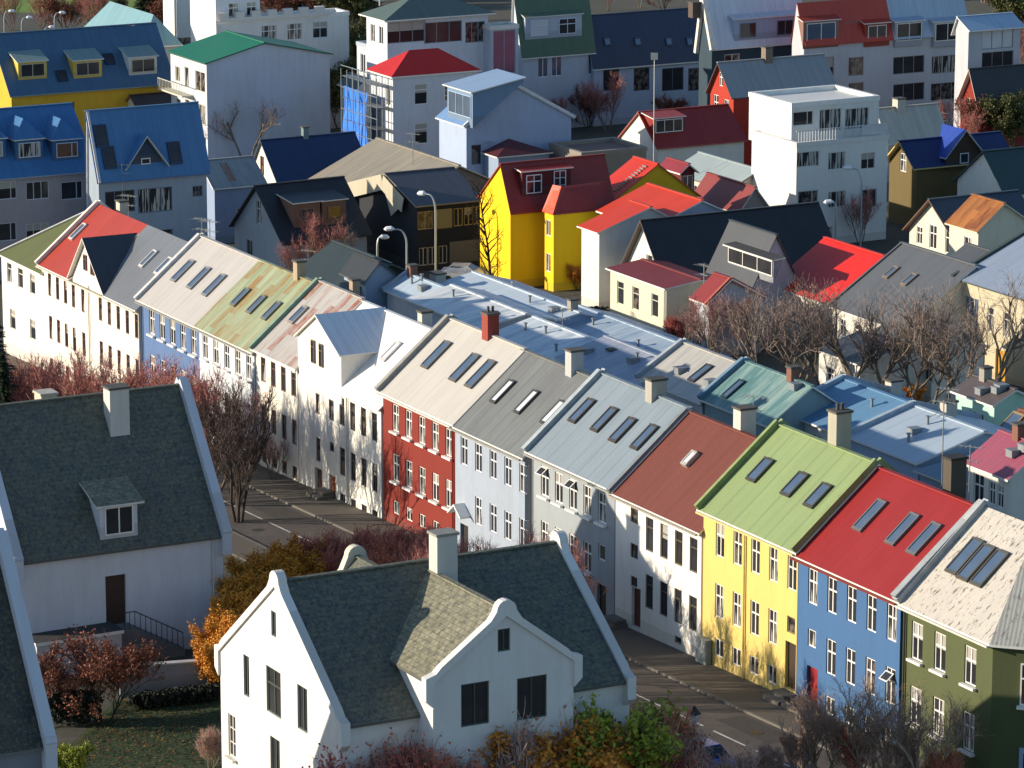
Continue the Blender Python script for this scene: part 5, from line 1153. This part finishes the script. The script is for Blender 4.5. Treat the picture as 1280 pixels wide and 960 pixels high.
def spruce(seed,h,rad):
    r=random.Random(seed); T=MB(); K=MB(); T.tube([(0,0,-.3),(0,0,h*.5),(0,0,h)],[.16,.1,.02],6)
    z=.4
    while z<h:
        t=z/h; R_=rad*(1-t)**.85+.05; n=int(10+14*(1-t))
        for i in range(n):
            a=r.uniform(0,6.283); L=R_*r.uniform(.6,1.1); d=Vector((math.cos(a),math.sin(a),-.25)); p=Vector((0,0,z+r.uniform(-.1,.1)))
            side=Vector((-math.sin(a),math.cos(a),0))
            for k in range(7):
                f=(k+1)/7; q=p+d*L*f+Vector((0,0,.12*f*f*L)); w=.16*(1-f*.5)+.05; l=.28
                for sg in (-1,1):
                    e1=q+side*sg*l*(1.1-f*.6)*.9+d*.18+Vector((0,0,r.uniform(-.1,.04))); b=len(K.v); K.v+=[q-d*w*.6,q+d*w*.6,e1+Vector((0,0,-.05))]; K.f.append((b,b+1,b+2)); K.mi.append(0); K.uv+=[(0,0)]*3
                b=len(K.v); K.v+=[q-side*.08,q+side*.08,q+d*.3+Vector((0,0,.02))]; K.f.append((b,b+1,b+2)); K.mi.append(0); K.uv+=[(0,0)]*3
        z+=.22
    return T.mesh('trunk',[barkmat('3a2c20')]),K.mesh('crown',[plain('needles','1f3318',.7,0,.4,2)])
_a,_b=spruce(5,10,2.4); _tp['spruce']=(_a,_b,10)
GT='reddish bare trees along the far pavement'
rr=random.Random(3)
for i,(px,py,h) in enumerate([(14,450,7),(38,432,7.5),(62,436,8),(88,428,8),(118,440,8.2),(146,436,8.5),(172,448,8.5),(197,442,8.8),(222,446,9),(246,452,9),(262,462,8.5),(50,455,6),(105,462,6.5),(160,470,6.5),(215,468,7)]):
    q=ptop(px,py,h); place('red%d'%(i%3),q,h,'reddish bare tree in the row between the slate roof and the white terrace fronts','tree',GT)
q=at(298,652); place('fan',q,9.4,'tall dark bare tree with fanning branches beside the end gable of the left slate roof','tree')
q=ptop(-14,366,11.5); place('spruce',q,11.5,'dark green spruce at the left edge','tree',None,'spruce')
q=ptop(2,440,8); place('spruce',q,8,'smaller dark spruce low at the left edge','tree',None,'spruce')
q=at(340,600); place('red1',q,3.2,'small pale pink bare tree against the white wall beside the entrance steps','tree',None,'small_tree')
GR='red bare shrubs across the street from the red house'
for i,(px,py,h) in enumerate([(398,664,4.5),(425,658,5),(452,654,5.2),(480,650,5.4),(508,650,5.5),(535,655,5.4),(440,676,4.5),(500,672,5),(560,672,5.5),(470,690,4.2),(530,686,4.8)]):
    q=ptop(px,py,h); place(('shr_red','shr_red2','red0')[i%3],q,h,'red twigged shrub between the street and the white gabled house','shrub',GR,'shrub')
for i,(px,py,h) in enumerate([(615,668,6),(650,660,6.2),(680,664,6.2),(705,668,6)]):
    q=ptop(px,py,h); place(('red1','red2')[i%2],q,h,'reddish shrub showing above the slate ridge in front of the grey houses','shrub','shrubs behind the slate ridge','shrub')
for i,(px,py,h) in enumerate([(352,674,4.4),(330,686,4.4),(374,680,4.2),(310,708,4.2),(293,735,4.2),(338,715,3.8),(280,762,3.8),(300,770,3.6),(322,745,3.8),(272,790,3.2)]):
    q=ptop(px,py,h); place('golden',q,h,'golden orange leafy bush in the clump between the two slate roofed houses','bush','golden bushes between the slate roofed houses','bush')
q=at(132,902); place('brownleaf',q,5.4,'spreading garden tree with orange brown leaves below the brown door','tree',None,'garden_tree')
q=at(90,900); place('brownleaf',q,4.2,'smaller brown leafed garden tree at the left of the lawn','tree',None,'garden_tree')
q=ptop(86,925,2.2); place('shr_green',q,2.2,'yellow green bush at the bottom left corner','bush',None,'bush')
for i,(px,py,h) in enumerate([(262,905,2.2),(300,925,2),(372,925,2),(395,935,2)]):
    q=ptop(px,py,h); place('shr_brown',q,h,'low twiggy shrub at the foot of the white gabled house','shrub','low shrubs by the white gable','shrub')
FG=[(440,938,'shr_red',4),(468,916,'shr_red',4.4),(500,902,'shr_brown',4.4),(528,893,'shr_red',4.6),(560,898,'shr_red2',4.6),(590,900,'shr_brown',4.6),(612,884,'shr_orange',4.6),(640,852,'shr_brown',5.6),(655,872,'shr_orange',5.2),(685,896,'shr_red',4.6),(712,880,'shr_orange',4.6),(738,868,'shr_green',4.6),(757,852,'shr_green',4.4),(775,878,'shr_red2',4.8),(800,892,'shr_brown',4.6),(828,900,'shr_red',4.4),(855,912,'shr_brown',4.2),(880,922,'shr_brown',4),
    (480,945,'shr_brown',4),(520,930,'shr_red2',4),(570,930,'shr_red',4.2),(625,925,'shr_red2',4.2),(670,928,'shr_brown',4.2),(720,915,'shr_red',4.4),(765,918,'shr_brown',4.2),(810,930,'shr_red2',4),(850,945,'shr_brown',3.6),(700,950,'shr_brown',3.6),(600,952,'shr_red',3.6),(540,958,'shr_brown',3.4),(905,950,'shr_brown',3.2)]
for i,(px,py,k,h) in enumerate(FG):
    q=ptop(px,py,h)
    d=Vector((q.x-F2.o.x,q.y-F2.o.y)); lx=d.x*F2.u[0]+d.y*F2.u[1]; ly=d.x*F2.v[0]+d.y*F2.v[1]
    if lx<F2.W+2.2 and ly<F2.D+7:   # keep the hedge off the wall: step towards the camera
        s2=F2.W+2.2+rr.uniform(0,1.5)-lx; q=Vector((q.x+F2.u[0]*s2,q.y+F2.u[1]*s2,0))
        h=h*.9
        for _ in range(45):
            t=proj((q.x,q.y,G(q.x,q.y)+h))
            if t[1]>py: h+=.12
            else: break
        for _ in range(60):
            t=proj((q.x,q.y,0))
            if abs(t[0]-px)<2: break
            q.x+=(px-t[0])*.02
    lab={'shr_red':'red twigged shrub in the foreground hedge at the bottom edge','shr_red2':'rust red shrub in the foreground hedge at the bottom edge','shr_brown':'grey brown twiggy shrub in the foreground hedge at the bottom edge','shr_orange':'orange leaved shrub in the foreground hedge before the dark windows','shr_green':'yellow green leafy shrub in the foreground hedge below the right gable'}[k]
    place(k,q,h,lab,'shrub',lab.split(' in the ')[0]+'s of the foreground hedge','shrub')
for i,(px,py,h) in enumerate([(1030,850,4.9),(1098,842,5.6),(1160,862,5.2)]):
    q=ptop(px,py,h); place('street',q,h,('bare grey brown street tree at the bottom edge, leftmost of three before the blue house','bare grey brown street tree before the blue front, between two others','bare grey brown street tree before the olive green corner house')[i],'tree')
for i,(px,py,h) in enumerate([(1000,905,2.6),(1065,905,2.8),(1130,915,2.8),(1180,930,2.5),(960,925,2.2)]):
    q=ptop(px,py,h); place('shr_red2' if i%2 else 'shr_brown',q,h,'brown undergrowth shrub beneath the bare street trees at the bottom right','shrub','undergrowth at the bottom right','shrub')
for s_,d_,h_ in ((-10.5,10.6,6.6),(-7,11.5,6.4),(-3.5,10.8,6.8),(0,11.6,6.4),(3.0,11.0,6.2)):
    q=RP(s_,d_); place('red%d'%(int(abs(s_))%3),q,h_,'bare garden tree behind the right gable of the nearest slate roofed house','tree','garden trees across from the yellow house')
# trees of the middle distance: base pixel, height
MID=[((920,502),7.8,'gray0','bare spreading tree right of the small maroon verged gable'),((968,516),9.8,'gray1','bare tree with dark limbs below the bright red roof'),((1000,520),9.4,'gray0','bare tree with ivy green trunk below the bright red roof'),
 ((1048,522),10.0,'gray2','bare tree before the middle of the big dark grey roof'),((1082,524),9.6,'gray0','bare tree standing before the low white building'),((1128,528),9.6,'gray1','bare tree before the white small windowed house'),((1186,538),10.2,'gray2','bare twisted tree left of the mint green house'),((1218,536),10.6,'gray0','large bare tree before the beige house'),((1158,532),9.0,'gray1','reddish bare tree between the dark roofs and the mint green house'),
 ((880,455),5.4,'red2','reddish bare tree right of the cream house'),((930,450),5.0,'red0','reddish bare tree behind the teal roof'),((845,440),3.0,'shr_red','low red shrub at the corner of the cream house'),
 ((398,352),6.0,'red1','reddish bare tree before the brown boarded dormers'),((436,352),5.2,'gray1','brownish bare tree between the boarded dormers and the black clad house'),((366,352),3.6,'red2','red shrub at the foot of the grey blue gable'),
 ((619,374),9.9,'larch','thin dark young larch in front of the lit yellow gable'),((716,452),4.2,'gray1','small bare cherry tree among the shed roofs'),((760,360),2.5,'gray0','small bare tree at the foot of the white house with orange roof'),
 ((264,205),6.2,'gray2','bare tree at the corner of the green roofed block'),((308,208),7.0,'gray0','bare tree in front of the grey gable wall of the green roofed block'),
 ((956,352),2.6,'shr_orange','orange bush beside the bright red roof'),((1140,516),2.2,'shr_orange','orange bush between the white chimneys'),((1104,500),4.4,'shr_green','yellow green bush before the low white house'),
 ((1075,305),5.0,'red2','reddish bare tree before the white cube block'),((945,250),3.0,'gray1','bare tree before the grey gable end with one window'),((985,262),4.0,'gray2','bare tree at the left foot of the white cube block'),
 ((820,400),2.0,'shr_brown','brown shrub at the foot of the cream house front'),((500,398),2.4,'red0','small red shrub before the blue tin shed'),((560,410),2.2,'red1','small red shrub under the leaning light roof'),
 ((1240,556),2.4,'shr_red','red shrub before the pink roofed house'),((1278,610),3.0,'shr_red2','red shrub at the right edge under the pink roof'),((722,362),2.4,'shr_orange','orange brown bush at the foot of the yellow tower'),
 ((1215,255),4.0,'gray0','bare tree before the blank white gable'),((1150,262),3.0,'leafy','dark green bush beside the cream gabled house'),((120,140),4.5,'gray1','brown bare tree before the long yellow house'),((95,138),3.6,'gray2','small bare tree before the yellow wall'),
 ((425,160),8,'leafy','dark leafy tree between the green roofed block and the white wing'),((437,120),9,'leafy','dark leafy tree left of the three storey block')]
for b,h,k,lab in MID:
    q=at(*b); place(k,q,h,lab,'bush' if ('bush' in lab or 'shrub' in lab) else 'tree',None,'bush' if ('bush' in lab or 'shrub' in lab) else 'bare_tree')
FAR=[(690,135,5.5),(712,150,5.5),(735,160,5),(760,165,6.5),(775,150,6),(800,150,5),(835,160,4),(700,165,4),(665,125,4)]
for i,(px,py,h) in enumerate(FAR): place(('gray0','gray1','brownleaf','red0')[i%4],at(px,py),h,'bare tree in the garden before the pale blue house with the navy roof','tree','garden trees before the navy roof')
FR=[(1120,145,4.5),(1150,142,4.5),(1180,146,5),(1200,150,4.5),(1205,190,5.5),(1235,185,6.5),(1262,190,6.5),(1180,170,4),(1275,165,6)]
for i,(px,py,h) in enumerate(FR): place(('red0','brownleaf','leafy','red2')[i%4],at(px,py),h,'autumn tree in the gardens right of the white cube block','tree','autumn trees right of the white block')
TL=[(15,38,6),(55,44,5.5),(85,46,6.5),(110,50,7),(135,52,6.5),(200,52,7),(225,55,8),(245,48,8),(268,50,8),(255,30,9),(210,30,8),(120,30,6)]
for i,(px,py,h) in enumerate(TL): place(('red0','red1','brownleaf','red2')[i%4],at(px,py),h,'reddish autumn tree in the park beyond the long yellow house','tree','park trees at the upper left')
for px,py,h,lab in ((150,54,9,'dark spruce behind the long yellow house, left of a pair'),(182,56,10,'taller dark spruce behind the long yellow house, right of a pair')): place('spruce',at(px,py),h,lab,'tree',None,'spruce')
TM=[(350,40,7),(372,36,8),(395,40,8),(415,44,8),(440,50,9),(455,30,9),(380,15,8),(410,12,8),(440,8,9),(345,12,8),(470,2,7),(300,8,7)]
for i,(px,py,h) in enumerate(TM): place(('brownleaf','leafy','gray1')[i%3],at(px,py),h,'dark brown tree of the grove beyond the arcaded building','tree','grove at the top')
TR=[(560,-6,6),(620,-8,6),(760,14,4),(800,10,5),(830,14,5),(690,-6,5),(900,-4,6),(1010,-2,6),(1060,-2,6),(1100,0,6),(1150,-4,6),(1230,4,7),(1262,30,8),(1275,60,8),(1275,100,7),(1255,10,7)]
for i,(px,py,h) in enumerate(TR): place(('brownleaf','leafy','red1','gray2')[i%4],at(px,py),h,'brown autumn tree along the top edge behind the far roofs','tree','trees along the top edge')
# clipped hedge behind the sheds
def hedge(a,b,h,wd,label,col='2f3a1a'):
    r=random.Random(8); m=MB(); A=at(*a);B_=at(*b); n=2600
    for i in range(n):
        t=r.random(); p=A.lerp(B_,t)+Vector((r.uniform(-wd,wd),r.uniform(-wd,wd),0)); p.z=G(p.x,p.y)+h*r.random()**.5
        a_=Vector((r.gauss(0,1),r.gauss(0,1),r.gauss(0,1))).normalized()*.13; c=Vector((r.gauss(0,1),r.gauss(0,1),r.gauss(0,1))).normalized()*.13
        k=len(m.v); m.v+=[p-a_,p+c,p+a_,p-c]; m.f.append((k,k+1,k+2,k+3)); m.mi.append(0); m.uv+=[(0,0)]*4
    o=m.build('hedge',plain('hedge_leaves_'+col,col,.8,0,.4,1.5)); tag(o,label,'hedge')
hedge((684,412),(752,412),1.7,.6,'dark green hedge between the sheds and the yellow house')
hedge((72,905),(112,905),1.6,.7,'dark hedge at the edge of the lawn','1d2616')
hedge((172,886),(268,874),.7,.5,'low dark planting under the grey garden wall','1c2412')
# ---------------------------------------------------------------- walls, lamps, cars, masts
def wallseg(name,a,b,h,t,label,mat,cap=None,cat='wall'):
    A=at(*a);B_=at(*b); m=MB(); m.beam((A.x,A.y,(A.z+h/2-.3)),(B_.x,B_.y,(B_.z+h/2-.3)),t,h+.6)
    if cap: m.beam((A.x,A.y,A.z+h+.04),(B_.x,B_.y,B_.z+h+.04),t+.12,.08,1)
    o=m.build(name,[mat]+([plain('cap_stone',cap,.8)] if cap else [])); return tag(o,label,cat)
wallseg('garden_wall',(150,872),(280,862),1.6,.3,'grey garden wall between the lawn and the left slate roofed house',wallmat('8b8c90'),'b5b4b2')
H=House('garage','low whitewashed garage with a dark flat roof below the brown door',N=(46,806),L=(30,796),Rt=(152,798),h=1.9,wall='b5b2b0'); H.roof('slab',r=.05); H.make(plain('roofing_felt_dark','3a3836',.9),ov=.1,ove=.1)
wallseg('garden_wall',(640,398),(712,430),1.2,.2,'pale boundary wall at the foot of the yellow house',wallmat('b5b0a4'))
def lamp(px,py,h,label,style='curve',arm=1.6,adir=math.pi,rr_=.07,sc=1.0):
    q=at(px,py,h); m=MB(); ax,ay=math.cos(adir),math.sin(adir)
    bx,by=q.x-ax*arm,q.y-ay*arm
    e=bpy.data.objects.new('street_lamp',None); COL.objects.link(e); e.location=(bx,by,G(bx,by)); e.rotation_euler=(0,0,adir); tag(e,label,'street lamp')
    M=plain('lamp_post','a9b0b4',.4,.4,.1)
    if style=='curve':
        pts=[(0,0,-.3),(0,0,h*.8)]+[(arm*.6*(1-math.cos(t)),0,h*.8+(h*.2)*math.sin(t)) for t in [i*math.pi/2/6 for i in range(1,7)]]+[(arm,0,h)]
        m.tube(pts,[rr_*(1.3-.6*i/len(pts)) for i in range(len(pts))],8); m.build('pole',M,e)
        hd=MB(); hd.tube([(arm-.15,0,h+.02),(arm+.1,0,h+.06),(arm+.5,0,h+.02),(arm+.7,0,h-.03)],[.06,.2,.2,.06],8); hd.build('lamp_head',plain('lamp_shade','e4e6e6',.3,0,.05),e)
    else:
        m.tube([(0,0,-.2),(0,0,.5),(0,0,h-.5)],[.09,.06,.045],8); m.build('pole',plain('black_iron','22272a',.5,.3,.1),e)
        hd=MB(); hd.tube([(0,0,h-.5),(0,0,h-.05),(0,0,h)],[.12,.24,.26],6); hd.build('lantern',glass(4),e)
        tp=MB(); tp.tube([(0,0,h),(0,0,h+.25),(0,0,h+.4)],[.34,.12,.02],6); tp.build('lamp_cap',plain('black_iron','22272a',.5,.3,.1),e)
lamp(531,243,7.4,'tall curved street lamp right of the black clad house',arm=1.0,adir=R(150))
lamp(491,287,5.8,'shorter curved street lamp before the dark wall',arm=1.1,adir=R(170))
lamp(476,297,4.4,'small street lamp left of the two curved lamps',arm=.3,adir=R(20))
lamp(1063,211,6.6,'curved street lamp in front of the white cube block',arm=1.0,adir=R(160))
lamp(1040,253,4.8,'straight lamp post with a short head before the white cube block',arm=.35,adir=R(180))
lamp(860,87,5.0,'slim lamp post before the tall windows of the pale blue house',arm=.15,adir=0)
for (px,py,lab) in ((12,14,'park lamp nearest the upper left corner'),(34,22,'park lamp before the green hill, second from the left'),(62,34,'low park lamp among the red trees'),(75,16,'park lamp post right of the red trees')): lamp(px,py,5.0,lab,arm=.7,adir=0)
lamp(674,618,4.2,'old style lantern on a post before the grey front','lantern',arm=0); lamp(868,892,4.0,'old style lantern beside the road centre line','lantern',arm=0)
lamp(222,-8,13,'tall pole behind the green roofed block',arm=.1,adir=0)
def mast(px,py,h,label,cat='aerial'):
    q=at(px,py,h); o=link('aerial',yagi(h),None,(q.x,q.y,G(q.x,q.y)),(0,0,1.0)); tag(o,label,cat)
mast(917,660,1,'x') if False else None
_m=MB(); _m.tube([(0,0,0),(0,0,9.5)],.03,5); _m.box(-.3,.3,-.03,.03,8.9,9.5,0)
q=at(818,66,15.5); o=_m.build('aerial',plain('mast_metal','c9cac6',.4,.4,.1)); o.location=(q.x,q.y,q.z-9.5); tag(o,'thin mast with a white square panel rising above the yellow gable','aerial')
def car(px,py,ang,body,label,h0=0):
    q=at(px,py); e=bpy.data.objects.new('parked_car',None); COL.objects.link(e); e.location=(q.x,q.y,q.z+.01); e.rotation_euler=(0,0,ang); tag(e,label,'car')
    prof=[(-2.1,.35),(-2.12,.75),(-1.95,.95),(-1.6,1.0),(-1.15,1.38),(.25,1.42),(.95,1.0),(1.85,.86),(2.1,.65),(2.12,.35)]
    m=MB(); n=len(prof)
    def yw(z): return .84 if z<1.05 else .68
    Lp=[(x,-yw(z),z) for x,z in prof]; Rp_=[(x,yw(z),z) for x,z in prof]
    m.poly(Lp[::-1]); m.poly(Rp_)
    for i in range(n): 
        j=(i+1)%n; m.poly([Lp[i],Lp[j],Rp_[j],Rp_[i]])
    m.build('body',plain('car_paint_'+body,body,.25,.1,.03),e)
    g=MB(); g.poly([(.32,-.64,1.385),(.92,-.78,1.03),(.92,.78,1.03),(.32,.64,1.385)][::1]); g.v=[v+Vector((.015,0,.02)) for v in g.v]; g.build('windscreen',glass(0),e)
    g=MB(); g.poly([(-1.2,-.64,1.37),(-1.56,-.78,1.03),(-1.56,.78,1.03),(-1.2,.64,1.37)]); g.v=[v+Vector((-.02,0,.02)) for v in g.v]; g.build('rear_window',glass(0),e)
    for sg in (-1,1):
        g=MB(); g.poly([(-1.35,sg*.80,1.03),(.75,sg*.80,1.03),(.22,sg*.705,1.35),(-1.08,sg*.705,1.35)]); g.build('side_window',glass(0),e)
        for x in (-1.3,1.3):
            w_=MB(); w_.tube([(x,sg*.66,.31),(x,sg*.86,.31)],.31,14); w_.build('wheel',plain('tyre','18181a',.8),e)
    for y in (-.6,.6):
        b=MB(); b.box(2.08,2.14,y-.17,y+.17,.58,.74); b.build('headlight',plain('lamp_lens','e0e0dc',.2),e)
RS=math.atan2(U0[1],U0[0])
def rp_car(s_,d,a,body,label):
    p=RP(s_,d); x,y=proj(p); car(x,y,a,body,label)
#rp_car(-37.0,8.0,RS,'54688c','blue grey car parked across the street from the tall white house')
car(582,352,RS+.9,'d8dadc','white car parked before the black clad house')
rp_car(16.5,10.0,RS,'2f4a9c','blue car parked at the bottom edge of the street')
#car(692,372,RS+.6,'b9bcc0','pale car half hidden at the foot of the yellow house')
# stone steps before doors
for s_,lab in ((-45.6,'stone doorstep of the tall white house'),(-9.2,'stone doorstep of the white house with brown roof'),(8.0,'stone doorstep of the yellow house'),(9.9,'stone doorstep at the red door of the blue house')):
    m=MB(); m.box(-.8,.8,-1.2,0,-.3,.22); m.box(-.65,.65,-.75,0,.22,.42); p=RP(s_,.0,.1); o=m.build('doorstep',plain('step_stone','6f6a60',.9,0,.3),None,p); o.rotation_euler=(0,0,RS); tag(o,lab,'doorstep')
# electricity cabinet at the foot of the yellow house
m=MB(); m.box(-.5,.5,-.35,0,-.2,1.3); m.box(-.54,.54,-.39,.0,1.3,1.36); p=RP(-.1,.05,.1); o=m.build('cabinet',plain('cabinet_paint','9aa09c',.6,0,.3),None,p); o.rotation_euler=(0,0,RS); tag(o,'grey cabinet between the white and the yellow house fronts','cabinet')
sheet('park_lawn',[at(-500,16),at(190,16),at(420,-60),at(-500,-120)],groundmat('park_grass','5f7a1e','6f8a28','4f6a1c',.2),.01)
sheet('backyard_asphalt',[at(500,335),at(620,345),at(640,372),at(510,362)],asph,.006)
# ---------------------------------------------------------------- camera, light, render settings
cam=bpy.data.cameras.new('Camera'); co=bpy.data.objects.new('Camera',cam); COL.objects.link(co); SC.camera=co
co.location=(0,0,CH); co.rotation_euler=(math.pi/2-PITCH,0,0)
cam.sensor_width=36; cam.sensor_fit='HORIZONTAL'; cam.lens=36*FPX/1280; cam.clip_start=1; cam.clip_end=3000
w=bpy.data.worlds.new('World'); SC.world=w; w.use_nodes=True; nt=w.node_tree
sky=nt.nodes.new('ShaderNodeTexSky'); sky.sky_type='NISHITA'; sky.sun_disc=False; sky.sun_elevation=SUN_EL; sky.ozone_density=2.6; sky.air_density=1.0; sky.dust_density=.3
bg=nt.nodes['Background']; nt.links.new(sky.outputs[0],bg.inputs[0]); bg.inputs[1].default_value=SKY_STRENGTH
sl_=bpy.data.lights.new('Sun','SUN'); sl_.energy=SUN_STRENGTH; sl_.angle=R(.5); sl_.color=SUN_COLOR
so=bpy.data.objects.new('Sun',sl_); COL.objects.link(so)
sd=Vector((math.cos(SUN_EL)*math.cos(SUN_DIR),math.cos(SUN_EL)*math.sin(SUN_DIR),math.sin(SUN_EL)))  # towards the sun
so.rotation_euler=sd.to_track_quat('Z','Y').to_euler(); so.location=(-60,150,90)
sky.sun_rotation=math.pi/2-SUN_DIR  # clockwise from +Y
SC.view_settings.view_transform='Standard'; SC.view_settings.look='None'; SC.view_settings.gamma=1; SC.view_settings.use_curve_mapping=False
SC.view_settings.exposure=EXPOSURE
SC.render.engine='CYCLES'
